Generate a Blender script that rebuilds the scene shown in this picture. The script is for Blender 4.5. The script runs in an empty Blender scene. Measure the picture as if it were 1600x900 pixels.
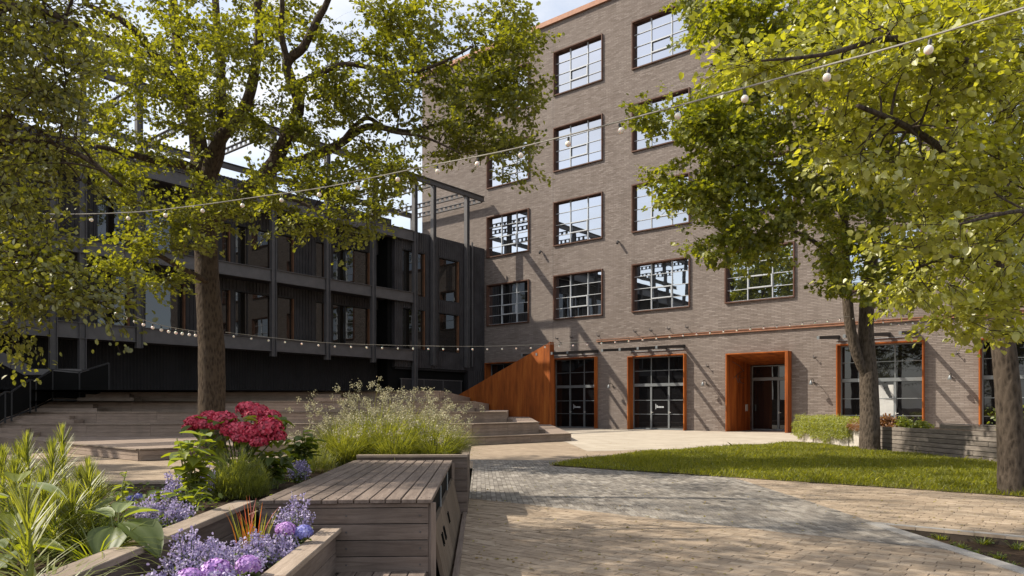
import bpy, bmesh, math, random
import numpy as np
from mathutils import Vector, Matrix
random.seed(7); rng = np.random.default_rng(11)
SC = bpy.context.scene
COL = SC.collection
# ---------------------------------------------------------------- camera, sky, sun, exposure
# World frame: X runs along the brick facade, Y into it, the dark facade is the plane X = 0, origin at their corner.
FPX, HOR, EYE = 1139.0, 637.0, 1.35
CX, CY = 35.608, -39.970
FWD = (-0.63655, 0.77124); RGT = (0.77124, 0.63655)
cam = bpy.data.cameras.new('camera'); cam_o = bpy.data.objects.new('camera', cam); COL.objects.link(cam_o)
cam_o.location = (CX, CY, EYE)
cam_o.rotation_euler = (math.pi/2, 0, math.atan2(-FWD[0], FWD[1]))
cam.sensor_width = 36.0; cam.lens = FPX/1600*36.0
cam.shift_y = (HOR-450)/1600.0
cam.clip_start = 0.1; cam.clip_end = 3000
SC.camera = cam_o
SUN = Vector((-1.0, -0.704, 1.22)).normalized()
world = bpy.data.worlds.new('World'); SC.world = world; world.use_nodes = True
wn = world.node_tree; wn.nodes.clear()
sky = wn.nodes.new('ShaderNodeTexSky'); sky.sky_type = 'NISHITA'; sky.sun_disc = False
sky.sun_elevation = math.asin(SUN.z); sky.sun_rotation = math.atan2(SUN.x, SUN.y)
sky.altitude = 100; sky.air_density = 1.0; sky.dust_density = 2.0; sky.ozone_density = 1.0
# thin high cloud over the whole sky
tc = wn.nodes.new('ShaderNodeTexCoord'); mp = wn.nodes.new('ShaderNodeMapping'); mp.inputs['Scale'].default_value = (1.6, 1.6, 4.0)
nz = wn.nodes.new('ShaderNodeTexNoise'); nz.inputs['Scale'].default_value = 2.2; nz.inputs['Detail'].default_value = 7; nz.inputs['Roughness'].default_value = .6
cr = wn.nodes.new('ShaderNodeValToRGB'); cr.color_ramp.elements[0].position = .36; cr.color_ramp.elements[1].position = .66
cr.color_ramp.elements[0].color = (0.25, 0.25, 0.25, 1); cr.color_ramp.elements[1].color = (.85, .85, .85, 1)
mx = wn.nodes.new('ShaderNodeMix'); mx.data_type = 'RGBA'
mx.inputs[7].default_value = (5.0, 4.95, 4.85, 1)
bg = wn.nodes.new('ShaderNodeBackground'); bg.inputs['Strength'].default_value = 0.15
wo = wn.nodes.new('ShaderNodeOutputWorld')
L = wn.links.new
L(tc.outputs['Generated'], mp.inputs['Vector']); L(mp.outputs[0], nz.inputs['Vector']); L(nz.outputs['Fac'], cr.inputs['Fac'])
L(cr.outputs['Color'], mx.inputs[0]); L(sky.outputs[0], mx.inputs[6]); L(mx.outputs[2], bg.inputs['Color']); L(bg.outputs[0], wo.inputs['Surface'])
sl = bpy.data.lights.new('sun', 'SUN'); sl.energy = 4.6; sl.angle = math.radians(0.53); sl.color = (1.0, 0.915, 0.77)
so = bpy.data.objects.new('sun', sl); COL.objects.link(so)
so.rotation_euler = SUN.to_track_quat('Z', 'Y').to_euler(); so.location = (0, -30, 60)
SC.view_settings.view_transform = 'Standard'; SC.view_settings.look = 'None'
SC.view_settings.exposure = 0.64; SC.view_settings.gamma = 1.0
SC.cycles.max_bounces = 8; SC.cycles.transparent_max_bounces = 12

# ---------------------------------------------------------------- measuring helpers
def cw(x, d, z=0.0):
    """camera-aligned ground coordinates (right, forward) -> world"""
    return Vector((CX + RGT[0]*x + FWD[0]*d, CY + RGT[1]*x + FWD[1]*d, z))
def at(u, v, d):
    """a point seen in direction (u, v) of the photograph at distance d"""
    return cw((u-800)/FPX*d, d, EYE + (HOR-v)/FPX*d)
def gp(u, v, z=0.0):
    d = FPX*(EYE-z)/(v-HOR); return cw((u-800)/FPX*d, d, z)
def onY(u, v, Y=0.0):
    a = (u-800)/FPX; r = (RGT[0]*a+FWD[0], RGT[1]*a+FWD[1]); t = (Y-CY)/r[1]
    return Vector((CX+t*r[0], Y, EYE+t*(HOR-v)/FPX))
def onX(u, v, X=0.0):
    a = (u-800)/FPX; r = (RGT[0]*a+FWD[0], RGT[1]*a+FWD[1]); t = (X-CX)/r[0]
    return Vector((X, CY+t*r[1], EYE+t*(HOR-v)/FPX))
GA = math.radians(2.5)          # the garden boxes are turned a little to the left of the view
def g(x, d, z=0.0):
    return cw(x*math.cos(GA)-d*math.sin(GA), x*math.sin(GA)+d*math.cos(GA), z)

# ---------------------------------------------------------------- mesh and object helpers
class MB:
    def __init__(s): s.v = []; s.f = []
    def add(s, vs, fs):
        o = len(s.v); s.v += [tuple(p) for p in vs]; s.f += [tuple(i+o for i in f) for f in fs]; return s
    def hexa(s, p):      # 8 corners: bottom 4 ccw, top 4 ccw
        return s.add(p, [(3,2,1,0),(4,5,6,7),(0,1,5,4),(1,2,6,5),(2,3,7,6),(3,0,4,7)])
    def box(s, x0, x1, y0, y1, z0, z1):
        return s.hexa([(x0,y0,z0),(x1,y0,z0),(x1,y1,z0),(x0,y1,z0),(x0,y0,z1),(x1,y0,z1),(x1,y1,z1),(x0,y1,z1)])
    def cbox(s, x0, x1, y0, y1, z0, z1, c=.006):
        """box with its top edges chamfered"""
        b = [(x0,y0,z0),(x1,y0,z0),(x1,y1,z0),(x0,y1,z0)]; m = [(x,y,z1-c) for x,y,_ in b]
        t = [(x0+c,y0+c,z1),(x1-c,y0+c,z1),(x1-c,y1-c,z1),(x0+c,y1-c,z1)]
        f = [(3,2,1,0),(8,9,10,11)]
        for i in range(4):
            j = (i+1)%4; f += [(i,j,4+j,4+i),(4+i,4+j,8+j,8+i)]
        return s.add(b+m+t, f)
    def bar(s, a, b, w, h, up=Vector((0,0,1))):
        a = Vector(a); b = Vector(b); d = (b-a).normalized(); sx = d.cross(up)
        if sx.length < 1e-4: sx = d.cross(Vector((1,0,0)))
        sx.normalize(); sz = sx.cross(d).normalized(); x = sx*w/2; z = sz*h/2
        return s.hexa([a-x-z, a+x-z, b+x-z, b-x-z, a-x+z, a+x+z, b+x+z, b-x+z])
    def prism(s, poly, z0, z1):
        n = len(poly)
        vs = [(p[0],p[1],z0) for p in poly]+[(p[0],p[1],z1) for p in poly]
        ar = sum(poly[i][0]*poly[(i+1)%n][1]-poly[(i+1)%n][0]*poly[i][1] for i in range(n))
        fs = [tuple(range(n-1,-1,-1)), tuple(range(n,2*n))]+[(i,(i+1)%n,n+(i+1)%n,n+i) for i in range(n)]
        if ar < 0: fs = [tuple(reversed(f)) for f in fs]
        return s.add(vs, fs)
    def tube(s, pts, rad, n=8, cap=True):
        pts = [Vector(p) for p in pts]
        if not isinstance(rad, (list, tuple)): rad = [rad]*len(pts)
        o = len(s.v); t = (pts[1]-pts[0]).normalized()
        ref = Vector((1,0,0)) if abs(t.x) < .8 else Vector((0,1,0))
        u = t.cross(ref).normalized()
        for i, p in enumerate(pts):
            t = (pts[min(i+1,len(pts)-1)]-pts[max(i-1,0)]).normalized()
            u = (u - t*u.dot(t)).normalized(); w = t.cross(u)
            for k in range(n):
                a = 2*math.pi*k/n; s.v.append(tuple(p+(u*math.cos(a)+w*math.sin(a))*rad[i]))
        for i in range(len(pts)-1):
            for k in range(n):
                k2 = (k+1)%n; s.f.append((o+i*n+k, o+i*n+k2, o+(i+1)*n+k2, o+(i+1)*n+k))
        if cap:
            s.f.append(tuple(o+k for k in range(n-1,-1,-1))); s.f.append(tuple(o+(len(pts)-1)*n+k for k in range(n)))
        return s
    def lathe(s, prof, c=(0,0,0), n=12):
        o = len(s.v)
        for r, z in prof:
            for k in range(n):
                a = 2*math.pi*k/n; s.v.append((c[0]+r*math.cos(a), c[1]+r*math.sin(a), c[2]+z))
        for i in range(len(prof)-1):
            for k in range(n):
                k2 = (k+1)%n; s.f.append((o+i*n+k, o+i*n+k2, o+(i+1)*n+k2, o+(i+1)*n+k))
        return s
    def mesh(s, name, org=(0,0,0)):
        me = bpy.data.meshes.new(name); ox, oy, oz = org
        me.from_pydata([(x-ox,y-oy,z-oz) for x,y,z in s.v], [], s.f); me.update(); return me

def link(name, data, parent=None, loc=(0,0,0), mat=None, label=None, cat=None, group=None, kind=None, smooth=False):
    o = bpy.data.objects.new(name, data); COL.objects.link(o)
    if parent is not None: o.parent = parent
    o.location = loc
    if mat is not None and data is not None and not data.materials: data.materials.append(mat)
    if smooth and data is not None:
        data.polygons.foreach_set('use_smooth', [True]*len(data.polygons))
    if label: o['label'] = label
    if cat: o['category'] = cat
    if group: o['group'] = group
    if kind: o['kind'] = kind
    return o
def wpos(o):
    p = Vector(o.location)
    while o.parent: o = o.parent; p += Vector(o.location)
    return p
def thing(name, label, cat, loc, group=None):
    return link(name, None, None, loc, label=label, cat=cat, group=group)
def part(name, mb, mat, parent, org=None, **k):
    """mesh built in world coordinates, hung under its parent (parents are never rotated)"""
    pw = wpos(parent)
    if org is None:
        a = np.array(mb.v); org = (float(a[:,0].mean()), float(a[:,1].mean()), float(a[:,2].min()))
    return link(name, mb.mesh(name, org), parent, tuple(Vector(org)-pw), mat, **k)
def solo(name, mb, mat, label=None, cat=None, group=None, kind=None, smooth=False):
    a = np.array(mb.v); org = (float(a[:,0].mean()), float(a[:,1].mean()), float(a[:,2].min()))
    return link(name, mb.mesh(name, org), None, org, mat, label, cat, group, kind, smooth)
def np_mesh(name, V, F):
    """V (n,3), F (m,k) all faces with k corners"""
    me = bpy.data.meshes.new(name); m, k = F.shape
    me.vertices.add(len(V)); me.vertices.foreach_set('co', np.ascontiguousarray(V, dtype=np.float32).ravel())
    me.loops.add(m*k); me.loops.foreach_set('vertex_index', np.ascontiguousarray(F, dtype=np.int32).ravel())
    me.polygons.add(m); me.polygons.foreach_set('loop_start', np.arange(0, m*k, k, dtype=np.int32))
    me.update(calc_edges=True); return me

# ---------------------------------------------------------------- materials
MT = {}
class N:
    def __init__(s, name):
        s.m = bpy.data.materials.new(name); s.m.use_nodes = True; s.t = s.m.node_tree; s.t.nodes.clear()
        s.out = s.t.nodes.new('ShaderNodeOutputMaterial'); MT[name] = s.m
    def n(s, t, **k):
        o = s.t.nodes.new('ShaderNode'+t)
        for a, b in k.items():
            if a in o.bl_rna.properties and a not in ('inputs',): setattr(o, a, b)
        return o
    def l(s, a, b): s.t.links.new(a, b)
    def noise(s, scale, detail=4, vec=None, rough=.55, dist=0):
        o = s.n('TexNoise'); o.inputs['Scale'].default_value = scale; o.inputs['Detail'].default_value = detail
        o.inputs['Roughness'].default_value = rough; o.inputs['Distortion'].default_value = dist
        if vec is not None: s.l(vec, o.inputs['Vector'])
        return o.outputs['Fac']
    def coord(s, scale=(1,1,1), rot=(0,0,0), loc=(0,0,0), which='Object'):
        t = s.n('TexCoord'); m = s.n('Mapping'); m.inputs['Scale'].default_value = scale; m.inputs['Rotation'].default_value = rot
        m.inputs['Location'].default_value = loc; s.l(t.outputs[which], m.inputs['Vector']); return m.outputs[0]
    def ramp(s, fac, stops):
        r = s.n('ValToRGB'); e = r.color_ramp.elements
        while len(e) < len(stops): e.new(.5)
        for i, (p, c) in enumerate(stops): e[i].position = p; e[i].color = (c[0],c[1],c[2],1) if len(c) == 3 else c
        s.l(fac, r.inputs['Fac']); return r.outputs['Color']
    def mix(s, fac, a, b, mode='MIX'):
        m = s.n('Mix'); m.data_type = 'RGBA'; m.blend_type = mode
        for i, q in ((0,fac),(6,a),(7,b)):
            if hasattr(q, 'links') or hasattr(q, 'is_linked'): s.l(q, m.inputs[i])
            elif i == 0: m.inputs[0].default_value = q
            else: m.inputs[i].default_value = (q[0],q[1],q[2],1)
        return m.outputs[2]
    def bsdf(s, col, rough=.7, metal=0.0, spec=.5, bump=None, bstr=.3, bdist=.02):
        p = s.n('BsdfPrincipled'); p.inputs['Roughness'].default_value = rough if not hasattr(rough,'is_linked') else .5
        if hasattr(rough,'is_linked'): s.l(rough, p.inputs['Roughness'])
        p.inputs['Metallic'].default_value = metal; p.inputs['Specular IOR Level'].default_value = spec
        if hasattr(col,'is_linked'): s.l(col, p.inputs['Base Color'])
        else: p.inputs['Base Color'].default_value = (col[0],col[1],col[2],1)
        if bump is not None:
            b = s.n('Bump'); b.inputs['Strength'].default_value = bstr; b.inputs['Distance'].default_value = bdist
            s.l(bump, b.inputs['Height']); s.l(b.outputs[0], p.inputs['Normal'])
        return p
    def done(s, sh): s.l(sh.outputs[0], s.out.inputs['Surface']); return s.m
def island(s):
    return s.n('NewGeometry').outputs['Random Per Island']
def objrand(s):
    return s.n('ObjectInfo').outputs['Random']

def simple(name, col, rough=.7, metal=0, spec=.4, var=.25, ns=3.0, bstr=.15):
    s = N(name); c = s.coord(); f = s.noise(ns, 6, c)
    a = tuple(x*(1-var) for x in col); b = tuple(min(1,x*(1+var)) for x in col)
    return s.done(s.bsdf(s.ramp(f, [(.3,a),(.7,b)]), rough, metal, spec, s.noise(ns*12, 4, c), bstr, .01))

def m_brick():
    s = N('long brick')
    t = s.n('TexCoord'); sp = s.n('SeparateXYZ'); s.l(t.outputs['Object'], sp.inputs[0])
    cb = s.n('CombineXYZ'); ad = s.n('Math'); ad.operation = 'ADD'
    s.l(sp.outputs[0], ad.inputs[0]); s.l(sp.outputs[1], ad.inputs[1])
    s.l(ad.outputs[0], cb.inputs[0]); s.l(sp.outputs[2], cb.inputs[1])
    b = s.n('TexBrick'); s.l(cb.outputs[0], b.inputs['Vector']); b.offset = .5
    b.inputs['Scale'].default_value = 1.0; b.inputs['Brick Width'].default_value = .38; b.inputs['Row Height'].default_value = .08
    b.inputs['Mortar Size'].default_value = .010; b.inputs['Mortar Smooth'].default_value = .3; b.inputs['Bias'].default_value = 0
    b.inputs['Color1'].default_value = (0,0,0,1); b.inputs['Color2'].default_value = (1,1,1,1); b.inputs['Mortar'].default_value = (.5,.5,.5,1)
    n1 = s.noise(.25, 4, cb.outputs[0]); n2 = s.noise(9, 5, cb.outputs[0])
    col = s.ramp(b.outputs['Color'], [(0,(.105,.084,.072)),(.25,(.185,.150,.132)),(.7,(.235,.196,.174)),(1,(.33,.285,.26))])
    col = s.mix(.35, col, s.ramp(n2, [(.3,(.165,.133,.116)),(.7,(.27,.226,.20))]))
    col = s.mix(s.ramp(n1, [(.35,(0,0,0)),(.7,(.35,.35,.35))]), col, (.245,.205,.183))
    col = s.mix(b.outputs['Fac'], col, (.150,.122,.107))
    st = s.noise(1.0, 6, s.coord((2.2,2.2,.10)), .6); col = s.mix(s.ramp(st, [(.45,(0,0,0)),(.75,(.32,.32,.32))]), col, (.13,.105,.09))
    big = s.noise(.11, 3, cb.outputs[0]); col = s.mix(s.ramp(big, [(.40,(0,0,0)),(.65,(.25,.25,.25))]), col, (.30,.26,.235))
    # each brick sits a little in or out
    hb = s.n('Math'); hb.operation = 'MULTIPLY_ADD'; s.l(b.outputs['Fac'], hb.inputs[0]); hb.inputs[1].default_value = -1.0; s.l(b.outputs['Color'], hb.inputs[2])
    return s.done(s.bsdf(col, .9, 0, .2, hb.outputs[0], 1.0, .05))
m_brick()
def m_rust():
    s = N('weathered rust steel'); c = s.coord((1,1,.12)); f = s.noise(2.2, 7, c, .65); d = s.noise(18, 5, s.coord())
    col = s.ramp(f, [(.34,(.12,.030,.006)),(.5,(.29,.073,.011)),(.66,(.43,.13,.022))])
    col = s.mix(s.ramp(d, [(.4,(0,0,0)),(.7,(.35,.35,.35))]), col, (.19,.06,.02))
    return s.done(s.bsdf(col, .8, 0, .25, d, .15, .01))
m_rust()
simple('brown rust frame', (.085,.040,.026), .7, 0, .3, .35)
simple('copper flashing', (.30,.145,.088), .6, .1, .3, .2)
simple('black steel', (.075,.071,.073), .5, .0, .5, .2, 2)
simple('dark paint', (.018,.018,.020), .55, 0, .4, .25, 2)
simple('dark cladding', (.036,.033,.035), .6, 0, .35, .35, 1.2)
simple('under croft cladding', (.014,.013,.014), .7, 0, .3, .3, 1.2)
simple('grey aluminium', (.20,.215,.225), .45, .4, .5, .1)
simple('white bar', (.46,.48,.50), .45, 0, .5, .06)
simple('pale metal', (.6,.6,.58), .4, .3, .5, .1)
simple('zinc roof', (.35,.36,.37), .5, .5)
simple('wood reveal', (.13,.062,.032), .6, 0, .3, .3, 5)
simple('soil', (.045,.030,.020), .95, 0, .1, .5, 9, .8)
simple('cable', (.26,.245,.21), .6)
simple('socket black', (.02,.02,.02), .4)
def m_glass(name, tint, refl, rough=.012, wob=.004):
    s = N(name); d = s.n('BsdfDiffuse'); d.inputs['Color'].default_value = (*tint,1)
    gl = s.n('BsdfGlossy'); gl.inputs['Roughness'].default_value = rough; gl.inputs['Color'].default_value = (.90,.94,1,1)
    bp = s.n('Bump'); bp.inputs['Strength'].default_value = .25; bp.inputs['Distance'].default_value = wob
    s.l(s.noise(1.1, 1, s.coord(which='Object')), bp.inputs['Height']); s.l(bp.outputs[0], gl.inputs['Normal'])
    fr = s.n('Fresnel'); fr.inputs['IOR'].default_value = 1.5
    ma = s.n('Math'); ma.operation = 'ADD'; ma.use_clamp = True; s.l(fr.outputs[0], ma.inputs[0]); ma.inputs[1].default_value = refl
    mix = s.n('MixShader'); s.l(ma.outputs[0], mix.inputs[0]); s.l(d.outputs[0], mix.inputs[1]); s.l(gl.outputs[0], mix.inputs[2])
    return s.done(mix)
m_glass('coated glass', (.012,.013,.014), .48)
m_glass('door glass', (.008,.008,.009), .03)
m_glass('dark facade glass', (.014,.012,.010), .04)
def m_wood(name, lo, hi, sc=1.0, axis=(1,14,14), vv=.25):
    s = N(name); c = s.coord(tuple(a*sc for a in axis)); r = objrand(s)
    vm = s.n('VectorMath'); vm.operation = 'ADD'; s.l(c, vm.inputs[0])
    cb = s.n('CombineXYZ'); mm = s.n('Math'); mm.operation = 'MULTIPLY'; mm.inputs[1].default_value = 37.0; s.l(r, mm.inputs[0])
    for i in range(3): s.l(mm.outputs[0], cb.inputs[i])
    s.l(cb.outputs[0], vm.inputs[1])
    f = s.noise(2.0, 8, vm.outputs[0], .7, .6)
    blotch = s.noise(1.7, 4, s.coord())
    col = s.ramp(f, [(.28,lo),(.72,hi)])
    col = s.mix(s.ramp(blotch, [(.45,(0,0,0)),(.8,(.5,.5,.5))]), col, tuple(x*.55 for x in lo))
    hv = s.n('HueSaturation'); s.l(col, hv.inputs['Color']); vr = s.n('MapRange'); vr.inputs[3].default_value = 1-vv; vr.inputs[4].default_value = 1+vv
    s.l(r, vr.inputs[0]); s.l(vr.outputs[0], hv.inputs['Value'])
    return s.done(s.bsdf(hv.outputs[0], .8, 0, .25, f, .35, .006))
m_wood('bench wood', (.090,.066,.054), (.215,.170,.142))
m_wood('side wood', (.085,.064,.047), (.18,.137,.102), 1.0, (10,10,1.2))
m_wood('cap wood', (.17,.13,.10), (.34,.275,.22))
m_wood('step wood', (.20,.152,.122), (.34,.265,.215), .5, (2,2,14), .08)
m_wood('wall wood', (.10,.083,.072), (.26,.225,.195), .6, (2,2,20))
def m_bark(name, lo, hi):
    s = N(name); c = s.coord((10,10,3.6)); f = s.noise(2.4, 10, c, .8, .5); v = s.n('TexVoronoi'); v.inputs['Scale'].default_value = 1.8; s.l(c, v.inputs['Vector'])
    h = s.n('Math'); h.operation = 'MULTIPLY_ADD'; s.l(v.outputs['Distance'], h.inputs[0]); h.inputs[1].default_value = .6; s.l(f, h.inputs[2])
    return s.done(s.bsdf(s.ramp(h.outputs[0], [(.48,lo),(.90,hi)]), .92, 0, .15, h.outputs[0], 1.0, .05))
m_bark('oak bark', (.026,.018,.013), (.090,.066,.047))
m_bark('maple bark', (.034,.026,.020), (.115,.090,.070))
def m_leaf(name, cols, trans=.45, rough=.5, gloss=.10, use_obj=False):
    s = N(name); r = objrand(s) if use_obj else island(s)
    if 'leaf' in name or 'lawn' in name: cols = [(a*.98, b*1.03, c*1.0) for a, b, c in cols]
    if name in ('oak leaf','maple leaf','left tree leaf','linden leaf','linden leaf single'): trans = .42
    col = s.ramp(r, [(i/(len(cols)-1), c) for i, c in enumerate(cols)])
    d = s.n('BsdfDiffuse'); s.l(col, d.inputs['Color'])
    t = s.n('BsdfTranslucent'); tcol = s.mix(1.0, col, (2.5,2.35,.42) if ('leaf' in name or 'blade' in name) else (1.15,1.1,1.1), 'MULTIPLY'); s.l(tcol, t.inputs['Color'])
    m1 = s.n('MixShader'); m1.inputs[0].default_value = trans; s.l(d.outputs[0], m1.inputs[1]); s.l(t.outputs[0], m1.inputs[2])
    gl = s.n('BsdfGlossy'); gl.inputs['Roughness'].default_value = rough; gl.inputs['Color'].default_value = (1,1,1,1)
    m2 = s.n('MixShader'); m2.inputs[0].default_value = gloss; s.l(m1.outputs[0], m2.inputs[1]); s.l(gl.outputs[0], m2.inputs[2])
    return s.done(m2)
m_leaf('oak leaf', [(.075,.082,.016),(.12,.125,.020),(.16,.162,.028),(.20,.195,.036)], .5, .5, .035)
m_leaf('left tree leaf', [(.060,.064,.016),(.12,.12,.026),(.21,.20,.04)], .55, .45, .05)
m_leaf('maple leaf', [(.075,.088,.014),(.13,.145,.019),(.19,.195,.028),(.25,.245,.04)], .48, .5, .035)
m_leaf('linden leaf', [(.16,.165,.022),(.23,.23,.034),(.29,.285,.05),(.37,.36,.12)], .55, .42, .06)
m_leaf('linden leaf single', [(.15,.155,.022),(.21,.21,.032),(.27,.265,.05),(.36,.36,.16)], .55, .42, .07, True)
m_leaf('lawn blade', [(.105,.112,.016),(.155,.158,.021),(.215,.205,.038)], .5, .55, .02)
m_leaf('fresh green leaf', [(.11,.13,.022),(.16,.18,.03),(.21,.22,.045)], .48, .45, .05)
m_leaf('deep green leaf', [(.045,.075,.018),(.075,.10,.022),(.115,.14,.032)], .4, .5, .035)
m_leaf('blue green leaf', [(.11,.15,.06),(.17,.20,.085),(.24,.27,.14)], .38, .5, .04)
m_leaf('soft leaf', [(.12,.135,.045),(.17,.18,.06),(.23,.235,.09)], .42, .55, .02)
m_leaf('dry leaf', [(.16,.12,.04),(.26,.22,.08),(.20,.13,.06)], .2, .6, .02)
m_leaf('spike leaf', [(.10,.112,.028),(.155,.165,.042),(.28,.28,.12)], .42, .5, .05)
m_leaf('woodrush blade', [(.11,.128,.04),(.155,.17,.055),(.21,.215,.085)], .45, .55, .03)
m_leaf('woodrush flower', [(.27,.25,.13),(.38,.35,.21),(.52,.48,.32)], .3, .6, .03)
m_leaf('catmint flower', [(.24,.20,.38),(.39,.33,.54),(.58,.52,.70)], .3, .6, .03)
m_leaf('crimson petal', [(.26,.008,.035),(.58,.022,.070),(.72,.09,.15)], .28, .5, .05)
m_leaf('mauve petal', [(.34,.18,.50),(.48,.26,.62),(.62,.40,.72)], .3, .5, .04)
m_leaf('blue petal', [(.20,.20,.58),(.30,.30,.66),(.45,.45,.75)], .3, .5, .04)
m_leaf('deep blue petal', [(.05,.05,.28),(.09,.09,.42)], .2, .5, .04)
m_leaf('red blade', [(.26,.035,.015),(.36,.06,.02),(.26,.10,.025)], .35, .45, .06)
m_leaf('yellow blade', [(.20,.19,.025),(.27,.25,.035),(.17,.19,.03)], .4, .45, .06)
m_leaf('thuja leaf', [(.10,.115,.02),(.19,.20,.03),(.30,.30,.05)], .4, .5, .04)
m_leaf('reddish leaf', [(.14,.06,.03),(.22,.10,.04)], .4, .45, .05)
s_ = N('frosted bulb'); p_ = s_.bsdf((.80,.75,.66), .25, 0, .5); p_.inputs['Subsurface Weight'].default_value = .3; s_.done(p_)
def m_paving(name, lo, hi, w, hgt, rot, lightcol=None):
    """far paving: joints as fine relief"""
    s = N(name); c = s.coord((1,1,1), (0,0,rot)); b = s.n('TexBrick'); s.l(c, b.inputs['Vector'])
    b.inputs['Scale'].default_value = 1; b.inputs['Brick Width'].default_value = w; b.inputs['Row Height'].default_value = hgt
    b.inputs['Mortar Size'].default_value = .006; b.inputs['Color1'].default_value = (0,0,0,1); b.inputs['Color2'].default_value = (1,1,1,1); b.inputs['Mortar'].default_value = (.2,.2,.2,1)
    col = s.ramp(b.outputs['Color'], [(0,lo),(1,hi)])
    n = s.noise(.6, 6, s.coord()); col = s.mix(s.ramp(n, [(.4,(0,0,0)),(.75,(.5,.5,.5))]), col, tuple(x*.8 for x in lo))
    return s.done(s.bsdf(col, .9, 0, .2, b.outputs['Fac'], -.4, .01))
m_paving('tan paving', (.24,.185,.135), (.36,.285,.21), .30, .10, 0)
m_paving('grey paving', (.16,.15,.145), (.30,.285,.27), .30, .10, math.radians(-50))
m_paving('plaza paving', (.36,.31,.25), (.45,.40,.33), .6, .3, 0)
def m_paver(name, stops):
    s = N(name); r = objrand(s) if 'piece' in name else island(s); c = s.coord(which='Object')
    col = s.ramp(r, stops); f = s.noise(7, 6, s.coord((1,5,1))); g_ = s.noise(1.1, 4, s.coord())
    col = s.mix(.45, col, s.ramp(f, [(.3,tuple(x*.55 for x in stops[0][1])),(.7,stops[-1][1])]))
    geo = s.n('NewGeometry'); gw = s.noise(.9, 6, geo.outputs['Position'], .65); gx = s.noise(3.5, 5, geo.outputs['Position'], .6)
    col = s.mix(s.ramp(gw, [(.42,(.0,.0,.0)),(.68,(.55,.55,.55))]), col, tuple(x*.62 for x in stops[1][1]))
    col = s.mix(s.ramp(gx, [(.55,(.0,.0,.0)),(.75,(.4,.4,.4))]), col, tuple(min(1,x*1.25) for x in stops[3][1]))
    return s.done(s.bsdf(col, .88, 0, .25, f, .4, .006))
tanS = [(0,(.215,.158,.110)),(.4,(.315,.24,.170)),(.75,(.39,.302,.22)),(1,(.46,.37,.28))]
greyS = [(0,(.105,.090,.077)),(.4,(.18,.158,.138)),(.75,(.27,.242,.212)),(1,(.37,.338,.298))]
m_paver('tan paver piece', tanS); m_paver('tan paver', tanS); m_paver('grey paver piece', greyS); m_paver('grey paver', greyS)
simple('paving joint', (.12,.098,.075), .95, 0, .1, .4, 6)
simple('edging wood', (.055,.042,.032), .9, 0, .2, .4, 8)
simple('kerb stone', (.27,.255,.24), .85, 0, .3, .2, 5)
simple('lawn soil', (.075,.068,.022), .95, 0, .1, .4, 5)
simple('concrete planter', (.44,.40,.36), .85, 0, .3, .2, 3)
simple('plastic sheet', (.45,.45,.44), .35, 0, .5, .1)
simple('black interior', (.006,.006,.006), .8, 0, .1, .1)
# ================================================================ GROUND
def sheet(name, polys, z, mat, kind='structure', parent=None):
    mb = MB()
    for p in polys:
        n = len(p); ar = sum(p[i][0]*p[(i+1)%n][1]-p[(i+1)%n][0]*p[i][1] for i in range(n))
        if ar < 0: p = p[::-1]
        mb.add([(q[0],q[1],z) for q in p], [tuple(range(n))])
    if parent is not None: return part(name, mb, mat, parent)
    return solo(name, mb, mat, kind=kind)
sheet('ground', [[(-900,-900),(900,-900),(900,900),(-900,900)]], -.25, MT['soil'])
YN = -26.4
sheet('plaza', [[(-60,YN),(90,YN),(90,40),(-60,40)], [(-60,-90),(24.5,-90),(24.5,YN),(-60,YN)], [(24.5,-90),(90,-90),(90,-41),(24.5,-41)]], -.008, MT['tan paving'])
Fv = Vector((FWD[0], FWD[1], 0)); Rv = Vector((RGT[0], RGT[1], 0))
sheet('forecourt', [[(-2,-9),(10,-9),(19,-16.5),(23,-21),(30,-9.0),(60,-9),(60,0),(-2,0)]], -.003, MT['plaza paving'])
def clip(poly, a, b):
    """keep the part of a polygon left of a->b"""
    out = []; n = len(poly)
    side = lambda p: (b[0]-a[0])*(p[1]-a[1])-(b[1]-a[1])*(p[0]-a[0])
    for i in range(n):
        p, q = poly[i], poly[(i+1)%n]; sp, sq = side(p), side(q)
        if sp >= 0: out.append(p)
        if (sp >= 0) != (sq >= 0):
            t = sp/(sp-sq); out.append((p[0]+(q[0]-p[0])*t, p[1]+(q[1]-p[1])*t))
    return out
def clip_convex(poly, zone):
    for i in range(len(zone)):
        poly = clip(poly, zone[i], zone[(i+1)%len(zone)])
        if len(poly) < 3: return None
    return poly
def ccw(z):
    n = len(z); ar = sum(z[i][0]*z[(i+1)%n][1]-z[(i+1)%n][0]*z[i][1] for i in range(n)); return z if ar > 0 else z[::-1]
def proj(p):
    dx, dy = p[0]-CX, p[1]-CY; d = dx*FWD[0]+dy*FWD[1]
    if d < .3: return None
    return 800+FPX*(dx*RGT[0]+dy*RGT[1])/d, HOR+FPX*(EYE-(p[2] if len(p) > 2 else 0))/d, d
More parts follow.
